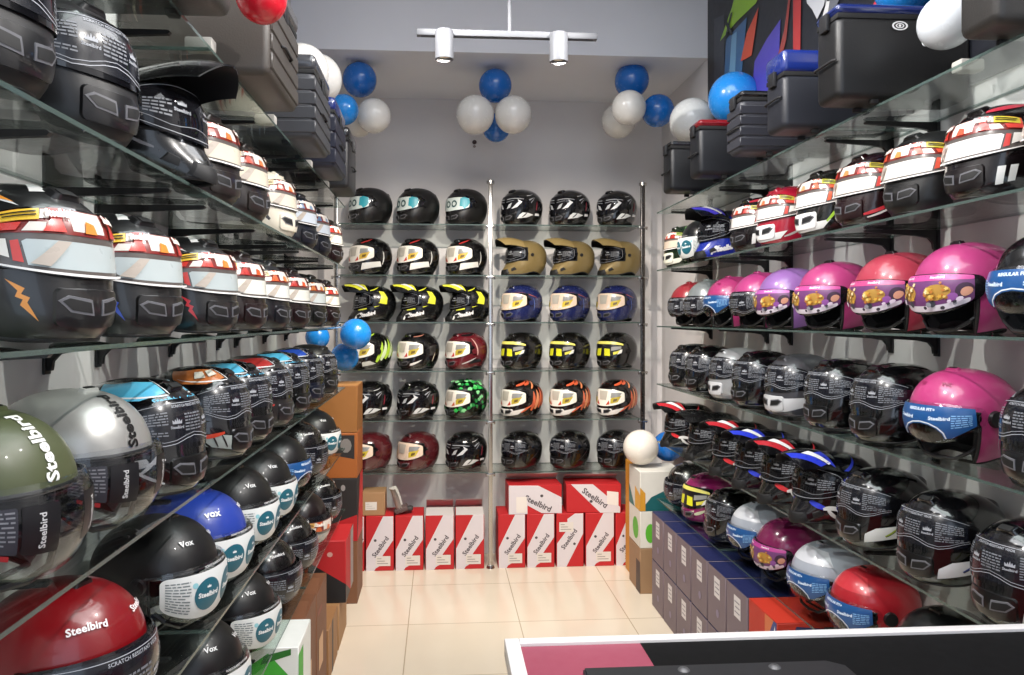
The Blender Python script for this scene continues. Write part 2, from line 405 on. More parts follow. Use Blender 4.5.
# visor prints in cm (u along, q up) on one side, mirrored
def s_print(H, c1='#e0873a', c2='#c8342a', c3='#e2b93c', ice='#b3bdbd'):
    K = '#1d1b1d'
    return [('#5b5450', rrect(-14.3, 14.3, .6, 10.5, 1.2), 0), (ice, [(-9.4, 1.1), (9.4, 1.1), (10.2, 4.9), (9.6, 5.3), (-9.6, 5.3), (-10.2, 4.9)], 0), ('#7a2620', [(-14.3, 6.3), (14.3, 6.3), (13.9, 10.4), (-13.9, 10.4)], 0), ('#ddd6cc', [(-3.2, 6.9), (3.2, 6.9), (3.6, 10.2), (-3.6, 10.2)], 0), ('#ddd6cc', [(7.3, 6.6), (10.2, 6.6), (9.2, 8.1), (7.0, 8.0)], 1), ('#d8d0c4', [(6.6, 8.6), (7.9, 8.6), (7.6, 10.2), (6.4, 10.2)], 1), (c2, [(9.9, 1.4), (11.2, 1.5), (11.6, 4.9), (10.6, 5.1)], 1), ('#e6e2da', [(11.6, 1.9), (14.2, 2.6), (14.2, 5.2), (12.1, 5.2)], 1),
            (c1, [(-1.3, 6.7), (1.1, 6.7), (.8, 8.2), (-.8, 8.6)], 0), (c2, [(4.4, 6.5), (7.6, 6.5), (6.4, 8.4), (6.9, 10.3), (4.1, 10.3), (4.9, 8.2)], 1), (c1, [(11.0, 8.2), (14.1, 8.0), (13.8, 10.3), (10.4, 10.3)], 1), (c3, [(8.0, 8.3), (13.6, 8.2), (13.4, 10.2), (7.8, 10.2)], 1), (c2, [(10.9, 6.6), (14.2, 6.6), (14, 7.9), (10.2, 7.9)], 1),
            ('#b9aea2', [(-9.2, 1.4), (-6.8, 1.3), (-3.9, 5.1), (-5.8, 5.1)], 0), ('#3a3032', [(-14.4, 9.0), (-13.2, 8.9), (-13.4, 10.2), (-14.2, 10.2)], 0), (K, [(8.3, 9.5), (12.9, 9.4), (12.9, 9.65), (8.3, 9.75)], 1), (K, [(8.3, 8.9), (12.6, 8.8), (12.6, 9.05), (8.3, 9.15)], 1), ('#e8e6e2', [(-15.5, .25), (15.5, .25), (15.5, .6), (-15.5, .6)], 0)]
def s_gold(H, c1='#c9a53a', c2='#b9372c', c3='#e9e4d8', c4='#8b8d8c'):
    return [(c3, rrect(-15, 15, .4, 10.6, 1.2), 0), (c1, [(5.4, 1.6), (10, 2.0), (12.4, 6.4), (8.2, 7.4), (5.4, 4.4)], 1), (c4, [(5.5, 5.2), (11.3, 6.1), (13, 9.2), (5.8, 8.4)], 1), ('#6d5a2c', [(7.0, 2.6), (9.4, 3), (10, 4.6), (7.4, 4.4)], 1), (c2, [(2.4, 1), (5, 1.4), (4.4, 3.8)], 1), ('#b7b2a6', [(-2.4, 4), (2.4, 4), (3.4, 9.4), (-3.4, 9.4)], 0)]
def s_film(H):
    y = H / 10
    return 'film'
MICRO = '#a9acb2'
def micro(b, mapf, x0, x1, y0, y1, lines, m, seed=1, lh=.5):
    R = random.Random(seed)
    for i in range(lines):
        y = y1 - (y1 - y0) * (i + .5) / lines; t = (y1 - y0) / lines * lh / 2; x = x0
        while x < x1:
            L = R.uniform(.5, 1.6); e = min(x1, x + L)
            decal(b, [(x, y - t), (e, y - t), (e, y + t), (x, y + t)], m, mapf, 1.4); x = e + .22
            if R.random() < .05: break
def line(b, mapf, pts, wd, m):
    for (x0, y0), (x1, y1) in zip(pts, pts[1:]):
        d = Vector((x1 - x0, y1 - y0)); n = Vector((-d.y, d.x)).normalized() * wd / 2
        decal(b, [(x0 - n.x, y0 - n.y), (x1 - n.x, y1 - n.y), (x1 + n.x, y1 + n.y), (x0 + n.x, y0 + n.y)], m, mapf, 1.2)

def make_helmet(kind, shell, gfx=(), sticker=None, visor=None, vk=None, word=None, wordc='#e8e8e8', trim='#0d0d0e', mirror=True, metal=0, rough=.28, coat=.6, bigword=None, name=None, brow=None, peak=None, chin=None, vent='#0a0a0b', scols=None, pad=CLOTH, two=None):
    st0 = sticker[0] if isinstance(sticker, tuple) else sticker
    vk = vk or ('wide' if kind == 'full' and st0 in ('gold', 'yellow', 'teal', 'silver') else kind)
    nm = {'full': 'full_face_helmet', 'moto': 'motocross_helmet', 'jet': 'open_face_helmet'}[kind]
    root = empty(nm)
    SH = mat(shell, rough, metal=metal, coat=coat, noise=.06 if metal == 0 else .12, scale=60)
    b = MB(); pa, ptop, pb = PORT[kind]
    if vk == 'kid': pa = 58
    XW = 12.6 if vk == 'kid' else 14.5
    vs, fs = shell_grid(kind, pa, ptop, pb, 0); b.add(*solid(vs, fs, kind, .004), SH); so = b.build('shell', root, ang=50)
    b = MB(); vs, fs = shell_grid(kind, pa - 3, ptop - 2, pb + 2 if pb > -60 else pb, -.0055, 14, 22, 9, 5, 5); b.add(*solid(vs, fs, kind, .024), pad); b.build('padding', root, ang=60)
    # rim rubber
    b = MB(); b.tube([pt(kind, a, el_rim(kind, a), -.002) for a in range(-180, 180, 8) if not (kind == 'jet' and abs(a) < pa - 2)], .0045, mat(trim, .5), 8, closed=(kind != 'jet'))
    if kind == 'jet':
        e = [pt(kind, -pa, el_rim(kind, -pa) * (1 - t) + ptop * t, -.002) for t in [i / 8 for i in range(9)]] + [pt(kind, -pa + 2 * pa * i / 16, ptop, -.002) for i in range(1, 16)] + [pt(kind, pa, ptop * (1 - t) + el_rim(kind, pa) * t, -.002) for t in [i / 8 for i in range(9)]]
        b.tube(e, .0045, mat(trim, .5))
    else:
        e = [(-pa + 2 * pa * i / 16, ptop) for i in range(17)] + [(pa, ptop + (pb - ptop) * i / 5) for i in range(1, 6)] + [(pa - 2 * pa * i / 16, pb) for i in range(1, 17)] + [(-pa, pb + (ptop - pb) * i / 5) for i in range(1, 5)]
        b.tube([pt(kind, a, e_, -.001) for a, e_ in e], .004, RUB, 8, closed=True)
    b.build('rim_trim', root)
    geo = lambda off: (lambda a, e: pt(kind, a, e, off))
    geo3 = lambda a, e, off: pt(kind, a, e, off)
    def keep(a, e):
        aa = abs((a + 180) % 360 - 180)
        if e < el_rim(kind, a) + 1.2: return False
        if kind == 'jet' and aa < pa + 2 and e < 11: return False
        if kind == 'moto' and aa < 70 and -10 < e < 34: return False
        if kind == 'full' and aa < 70 and -4.5 < e < 30.5: return False
        return True
    if gfx:
        b = MB()
        for i, (c, poly) in enumerate(gfx):
            m = mat(c, .3, coat=.5)
            for sg in (1, -1):
                pl = [(sg * x, y) for x, y in (poly if sg > 0 else poly[::-1])]
                decal(b, pl, m, geo(.0006 + .00035 * i), 4, keep)
        if b.f: b.build('painted_graphics', so)
    tang = lambda az0, el0, off: (lambda u, v_: tanmap(kind, az0, el0, u, v_, off))
    tang3 = lambda az0, el0: (lambda u, v_, off: tanmap(kind, az0, el0, u, v_, off))
    if bigword or brow:
        b = MB()
        if bigword:
            text_on(b, bigword[0], bigword[2], mat(bigword[1], .4), tang(-4, 37, .0014), 0, 0, PI / 2, bold=.035, seg=.2)
        if brow:
            for sg in (1, -1): text_on(b, brow[0], brow[2], mat(brow[1], .4), tang(sg * brow[3], brow[4], .003), 0, 0, 0, bold=.03, seg=.3)
        b.build('lettering', so)
    # vents
    if kind == 'full':
        b = MB(); vm = mat(vent, .55)
        fr = mat(chin or shell, .3, coat=.5)
        cgt = -21 if vk == 'wide' else -13.5; cdy = -4 if vk == 'wide' else 0
        raised(b, rrect(-27, 27, -33.5, cgt, 4), fr, geo3, .004, 3, .93)
        b.build('chin_guard', root)
        b = MB()
        vf = mat('#5f5f63', .35)
        for sg in (1, -1):
            V1 = [(2.5, -27), (18, -25.5), (25, -20), (19, -17), (3.5, -19)]; V2 = [(4.2, -25.6), (17.2, -24.3), (22.6, -20), (18.4, -18.3), (4.8, -20.3)]
            raised(b, [(sg * x, y + cdy) for x, y in V1], vf, geo3, .0056, 3, .94); raised(b, [(sg * x, y + cdy) for x, y in V2], vm, geo3, .0064, 3, .94)
        b.build('chin_vent', root)
        b = MB(); raised(b, rrect(-3.0, 3.0, -1.6, 1.6, .9), SH if not two else mat(two, .3), tang3(0, 52), .008, 1.2, .7); raised(b, rrect(-1.9, 1.9, -.9, .9, .4), vm, tang3(0, 50), .0095, 1, .8)
        b.build('top_vent', root)
        b = MB(); raised(b, rrect(-5.5, 5.5, -1.5, 1.5, 1.2), SH, tang3(180, 38), .010, 1.5, .6); b.build('rear_spoiler', root)
    elif kind == 'jet':
        b = MB(); raised(b, rrect(-2.2, 2.2, -1.0, 1.0, .5), mat(two or shell, .35, coat=.3), tang3(0, 74), .006, 1.2, .75)
        raised(b, rrect(-1.4, 1.4, -.5, .5, .25), mat(vent, .5), tang3(0, 74), .0075, 1, .8); b.build('top_vent', root)
        b = MB()
        for sg in (1, -1):
            b.tube([pt(kind, sg * 62, -34, -.02), C0 + Vector((.07, sg * .085, -.085)), C0 + Vector((.085, sg * .05, -.108)), C0 + Vector((.09, 0, -.113))], .0055, BLACK, 6)
        b.build('chin_strap', root)
    else:
        b = MB(); raised(b, [(-18, -33), (18, -33), (14, -24), (-14, -24)], mat(vent, .6), geo3, .004, 3, .85)
        for sg in (1, -1): raised(b, [(sg * x, y) for x, y in [(22, -31), (36, -30), (30, -23), (21, -25)]], mat(vent, .6), geo3, .004, 3, .8)
        b.build('chin_vent', root)
        # peak
        b = MB(); n, mm = 12, 10; P = []
        for i in range(n + 1):
            t = i / n
            for j in range(mm + 1):
                s = -1 + 2 * j / mm
                base = tanmap(kind, 0, 68 - 10 * s * s, s * (11.0 - .5 * t), -1.5 * s * s, .004)
                tipx = .235 - .035 * s * s; tip = C0 + Vector((tipx, s * .078, .124 - .040 * abs(s) ** 2))
                q = base.lerp(tip, t); q.z += .017 * math.sin(PI * t * .9) * (1 - .6 * s * s); P.append(q)
        fs = [(i * (mm + 1) + j, i * (mm + 1) + j + 1, (i + 1) * (mm + 1) + j + 1, (i + 1) * (mm + 1) + j) for i in range(n) for j in range(mm)]
        k = len(P); top = [p + Vector((0, 0, .0035)) for p in P]
        b.add(top, fs, mat(peak or shell, rough, coat=coat)); b.add(P, [tuple(reversed(f)) for f in fs], BLACK)
        eg = {}
        for f in fs:
            for a, c in zip(f, f[1:] + f[:1]): eg[(a, c)] = 1
        bb = [e for e in eg if (e[1], e[0]) not in eg]
        b.add(top + P, [(c, a, k + a, k + c) for a, c in bb], mat(peak or shell, rough, coat=coat))
        pk = b.build('peak', root)
        def pm(off):
            def f(s, t):
                s = max(-1, min(1, s)); t = max(0, min(1, t)); fi = t * n; i = min(n - 1, int(fi)); fj = (s + 1) / 2 * mm; j = min(mm - 1, int(fj)); a = fi - i; c = fj - j
                q = top[i * (mm + 1) + j] * (1 - a) * (1 - c) + top[i * (mm + 1) + j + 1] * (1 - a) * c + top[(i + 1) * (mm + 1) + j] * a * (1 - c) + top[(i + 1) * (mm + 1) + j + 1] * a * c
                return q + Vector((0, 0, off))
            return f
        if scols:
            b = MB()
            for sg in (1, -1):
                decal(b, [(sg * .25, .2), (sg * .9, .1), (sg * .55, .62)], mat(scols[0], .3, coat=.5), pm(.0008), .12)
                decal(b, [(sg * .15, .95), (sg * .85, .3), (sg * .95, .5), (sg * .5, .97)], mat(scols[0], .3, coat=.5), pm(.0008), .12)
                decal(b, [(sg * .3, .5), (sg * .8, .18), (sg * .86, .26), (sg * .4, .7)], mat('#dcdcdc', .3), pm(.0013), .12)
            b.build('painted_stripe', pk)
    # ear / pivot covers
    b = MB()
    for sg in (1, -1): raised(b, circ(0, 0, (2.5 if vk == 'kid' else 2.1) if kind != 'moto' else 1.4, 18), mat(two or ('#1a1a1c' if kind != 'full' else shell), .35), tang3(sg * (77 if kind != 'moto' else 84), 2 if kind != 'moto' else 10), .011 if kind != 'moto' else .006, 1.2, .8)
    b.build('pivot_cover', root)
    # visor
    VM = {'clear': CLEAR, 'smoke': SMOKE, 'black': mat('#0b0b0e', .08, coat=.8), 'blue': FILMB, None: SMOKE}[visor]
    vo = visor_mesh(kind, vk, VM).build('visor', root, ang=60)
    V = VIS[vk]; H = V['H']
    vmap = lambda off: (lambda u, q: vpt(kind, vk, u, q, off))
    if sticker:
        b = MB(); st = sticker if isinstance(sticker, tuple) else (sticker,)
        if st[0] in ('print', 'gold'):
            for i, (c, poly, mir) in enumerate((s_print if st[0] == 'print' else s_gold)(H, *st[1:])):
                m = mat(c, .28, coat=.6)
                for sg in ((1, -1) if mir else (1,)):
                    decal(b, [(sg * x, y) for x, y in poly], m, vmap(.0006 + .0004 * i), 1.3)
            dk = mat('#3a3436', .4)
            if st[0] == 'print':
                for sg in (1, -1): text_on(b, 'Steelbird', 1.3, mat('#efe6dc', .4), vmap(.0074), sg * 5.2, 9.3, 0, bold=.05, seg=.6, wscale=.6)
        elif st[0] == 'film':
            m = mat('#9a9da3', .5); dk = mat('#10121a', .25, coat=.5)
            decal(b, rrect(-XW, XW, 1.0, H - .6, 1.0), dk, vmap(.0006), 1.3)
            o = .0012; f = vmap(o); t = H - 1
            line(b, f, [(-XW - .5 + i * (XW + .5) / 6, 1.4 + .9 * math.cos(i * PI / 3) + .4) for i in range(13)], .16, m)
            line(b, f, [(-XW - .5 + i * (XW + .5) / 6, t - .1) for i in range(13)], .14, m)
            line(b, f, [(-XW - .5 + i * (XW + .5) / 6, 2.0 + .9 * math.cos(i * PI / 3) + .5) for i in range(13)], .12, m)
            text_on(b, 'SCRATCH RESISTANT VISOR', .6, m, f, 0, t - .75, 0, seg=.8)
            for sg in (1, -1):
                decal(b, at(CROWN, sg * 4.6, H * .52 + .2, 1.1, .8), m, f, 1); text_on(b, 'Steelbird', .62, m, f, sg * 4.6, H * .52 - .9, 0, bold=.03, seg=.8)
                micro(b, f, *(sorted((sg * 6.6, sg * (XW - 1.1)))), H * .26, H * .76, 9, mat('#6f7278', .5), 5)
            micro(b, f, -2.6, 2.6, H * .34, H * .7, 6, mat('#6f7278', .5), 8)
        elif st[0] == 'info':
            f0 = vmap(.0006); f = vmap(.0011); wm = mat('#d9dcda', .4); te = mat('#1d5f70', .4); bodyc = mat('#6f7a7c', .5)
            decal(b, rrect(-13.4, 13.4, H * .13, H * .88, 1.6), wm, f0, 1.3)
            for sg in (1, -1):
                decal(b, circ(sg * 3.6, H * .52, 3.3, 24), te, f, 1); text_on(b, 'Steelbird', 1.0, mat('#e6ecec', .4), vmap(.0018), sg * 3.6, H * .53, 0, bold=.04, seg=.7)
                decal(b, at(CROWN, sg * 3.6, H * .54 + 1.35, .5, .45), mat('#e6ecec', .4), vmap(.0018), 1); decal(b, circ(sg * 6.7, H * .70, .6), mat('#8fc4cc', .4), f, 1)
                micro(b, f, *(sorted((sg * 7.6, sg * 12.4))), H * .2, H * .8, 11, bodyc, 4, .4)
            text_on(b, 'SCRATCH RESISTANT VISOR', .45, mat('#d0d0d0', .5), f, 0, H * .94, 0, seg=.9)
        elif st[0] == 'tag':
            f0 = vmap(.0006); f = vmap(.0012)
            for sg in (1, -1):
                decal(b, rrect(*(sorted((sg * 2.2, sg * 6.8))), H * .34, H * .8, .3), mat('#101014', .4), f0, 1.3)
                decal(b, rrect(*(sorted((sg * 7.2, sg * 12.4))), H * .34, H * .8, .3), mat('#2b2b33', .5), f0, 1.3)
                text_on(b, 'Steelbird', .85, mat('#c5c5c5', .4), f, sg * 4.5, H * .56, PI / 2, bold=.02, seg=.4)
                micro(b, f, *(sorted((sg * 7.5, sg * 12.1))), H * .37, H * .78, 9, mat('#77777c', .5), 6, .4)
                decal(b, rrect(*(sorted((sg * 8, sg * 11.2))), H * .27, H * .33, .1), mat('#a02026', .4), f0, 1.3)
        elif st[0] == 'arch':
            m = mat('#cfe0f2', .4); f0 = vmap(.0006); f = vmap(.0012)
            ar = [(-14, 3.2)] + [(-14 + 28 * i / 14, 3.2) for i in range(1, 5)] + [(7 * math.cos(PI - PI * i / 8) * .75, 1.4 + 3.6 * math.sin(PI * i / 8)) for i in range(9)] + [(14, 3.2), (13.6, H - 1.2), (-13.6, H - 1.2)]
            ar = [(-XW, 3.6), (-7.4, 1.4)] + [(5.6 * math.cos(PI - PI * i / 8), 1.4 + 4.2 * math.sin(PI * i / 8)) for i in range(9)] + [(7.4, 1.4), (XW, 3.6), (XW - .3, H - .9), (-XW + .3, H - .9)]
            decal(b, ar, mat('#1b4f88', .3, coat=.5), f0, 1.3)
            line(b, f, [(6.0 * math.cos(PI - PI * i / 8), 1.4 + 4.7 * math.sin(PI * i / 8)) for i in range(9)], .3, mat('#d8dde2', .4))
            text_on(b, 'REGULAR FIT+', .8, m, f, 0, H - 2.1, 0, bold=.04, seg=.7)
            for sg in (1, -1):
                text_on(b, 'Steelbird', .95, m, f, sg * 4.6, H * .62, 0, bold=.04, seg=.7); micro(b, f, *(sorted((sg * 7.2, sg * 11.6))), H * .36, H * .72, 6, mat('#7fb0de', .4), 9, .45)
        elif st[0] == 'kid':
            R = random.Random(4); base = st[1]; f = vmap(.0012)
            decal(b, rrect(-XW, XW, .8, H - .4, 1.2), mat('#6b3a6c', .4), vmap(.0006), 1.3)
            decal(b, rrect(-XW, XW, H - 2.2, H - .4, .6), mat(base, .35), vmap(.0009), 1.3)
            decal(b, rrect(-XW + .8, XW - .8, .9, 2.6, .6), mat('#e4dce6', .4), vmap(.0009), 1.3)
            for sg in (1, -1):
                decal(b, circ(sg * 4.5, H * .52, 3.3, 16, 2.2), mat('#a8803a', .4), vmap(.0012), 1)
                for i in range(26):
                    x, y = sg * R.uniform(1.8, 7.0), R.uniform(4.2, H - 2.8); s = R.uniform(.45, .75)
                    decal(b, [(x + s * (1 if k % 2 else .55) * math.cos(k * PI / 5), y + s * (1 if k % 2 else .55) * math.sin(k * PI / 5)) for k in range(10)], mat(R.choice(['#c99a3c', '#d4b462', '#b0702f', '#e0cfa0']), .4), vmap(.0014 + .0002 * i), .9)
                decal(b, circ(sg * 10.6, H * .5, 2.0, 14, 2.5), mat('#3a2038', .4), vmap(.0014), 1); decal(b, circ(sg * 11.0, H * .44, 1.3, 14, 1.6), mat('#c78f76', .4), vmap(.0018), 1)
                decal(b, circ(sg * 8.0, 4.2, 1.2, 12), mat('#8a4f94', .4), vmap(.0016), 1); decal(b, circ(sg * 3.4, 3.0, .9, 12), mat('#41414a', .4), vmap(.0015), 1)
                text_on(b, 'Steelbird', .7, mat('#f1dfe8', .4), vmap(.0018), sg * 4.5, H - 1.3, 0, bold=.03, seg=.8)
                for q in range(7): decal(b, circ(sg * R.uniform(1.5, 12.5), R.uniform(1.6, 4.2), R.uniform(.35, .8), 8), mat(R.choice(['#d8c8d8', '#3b3440', '#a8609a', '#8f8f96']), .4), vmap(.007 + .0002 * q), .9)
        elif st[0] == 'yellow':
            decal(b, rrect(-14, 14, .9, H - .8, 1), mat('#15151a', .3, coat=.5), vmap(.0006), 1.3)
            decal(b, rrect(-14.5, 14.5, H - 2.4, H - .6, .6), mat('#e4dc6e', .4), vmap(.001), 1.3)
            for sg in (1, -1):
                decal(b, [(sg * 1.5, 1.6), (sg * 5.6, 1.2), (sg * 5.2, 5.6), (sg * 1.2, 6.0)], mat('#d6d62a', .4), vmap(.001), 1.3)
                decal(b, [(sg * 7.6, 1.6), (sg * 12.6, 2.2), (sg * 12, 4.4), (sg * 9.5, 3.6), (sg * 7.4, 3.4)], mat('#d8cf4a', .4), vmap(.001), 1.3)
                decal(b, [(sg * 6.0, 4.2), (sg * 12.6, 5.2), (sg * 13, 7.6), (sg * 6.2, 6.8)], mat('#8f8f8c', .4), vmap(.0014), 1.3); decal(b, [(sg * 10, 1.2), (sg * 13, 1.6), (sg * 13.6, 4.6), (sg * 12, 4.6)], mat('#dcdcd6', .4), vmap(.0018), 1.3)
        elif st[0] == 'silver':  # silver strokes paint the highlights of a glossy visor
            for k, (c, pl) in enumerate([('#c9ccce', [(5, 2.2), (9, 2.8), (12.4, 6.6), (9.2, 8.6), (10, 6.6), (7.6, 4.4)]), ('#8f9296', [(1.5, 8.2), (13.6, 9.0), (13.4, 9.6), (1.5, 8.8)]), ('#b4b7ba', [(1.4, 2.6), (4.2, 3.2), (5.6, 6.2), (3.0, 5.2)]), ('#74777c', [(1, 6.6), (7, 7.4), (7, 7.8), (1, 7.1)])]):
                for sg in (1, -1): decal(b, [(sg * x, y) for x, y in pl], mat(c, .35), vmap(.0006 + .0003 * k), 1.3)
        elif st[0] == 'teal':
            decal(b, rrect(-13, 13, 1.2, H - 1.8, 1), mat('#c9d4d0', .35, coat=.4), vmap(.0006), 1.3)
            for sg in (1, -1):
                decal(b, circ(sg * 2.6, H * .48, 2.2, 18), mat('#23494c', .4), vmap(.001), 1); decal(b, circ(sg * 2.6, H * .48, 1.2, 18), mat('#c9d4d0', .4), vmap(.0014), 1)
                decal(b, [(sg * 7, H - 2.6), (sg * 9, H - 1.6), (sg * 12.6, H - 1.8), (sg * 13.4, H * .5), (sg * 12, 2.4), (sg * 9.4, 1.0), (sg * 8.6, 2.6), (sg * 6.6, 3.4)], mat('#2f97a6', .4), vmap(.0012), 1)
        if b.f: b.build('visor_film', vo)
    if kind == 'moto':
        b = MB(); m = mat('#9a9da2', .4); f = vmap(.0008)
        q = rrect(-14.5, 14.5, .7, H - .7, 2.0); line(b, f, q + q[:1], .16, m)
        for sg in (1, -1):
            decal(b, at(CROWN, sg * 4.2, H * .6, 1.1, .8), m, f, 1); text_on(b, 'Steelbird', .8, m, f, sg * 4.2, H * .48, 0, bold=.04, seg=.8)
            micro(b, f, *(sorted((sg * 6.6, sg * 12))), H * .3, H * .66, 5, mat('#74777c', .5), 3)
        line(b, f, [(-13 + 2 * i, 2.6 + .5 * math.cos(i)) for i in range(14)], .12, m); b.build('visor_film', vo)
    if word and kind != 'jet':
        b = MB()
        for sg in (1, -1): text_on(b, word, 2.2, mat(wordc, .35), tang(sg * 52, -27, .0025), 0, 0, sg * .06, bold=.07, seg=.45, shear=.2, wscale=.85)
        b.build('lettering', so)
    return root
def tanmap(kind, az0, el0, u, v, off):
    a, e = D2(az0), D2(el0)
    c = Vector((math.cos(e) * math.cos(a), math.cos(e) * math.sin(a), math.sin(e)))
    E = Vector((-math.sin(a), math.cos(a), 0)); N = c.cross(E)
    R = 13.2; rho = math.hypot(u, v) / R
    if rho < 1e-6: d = c
    else: d = c * math.cos(rho) + (E * u + N * v) / (rho * R) * math.sin(rho)
    el = math.degrees(math.asin(max(-1, min(1, d.z)))); az = math.degrees(math.atan2(d.y, d.x))
    return pt(kind, az, el, off)
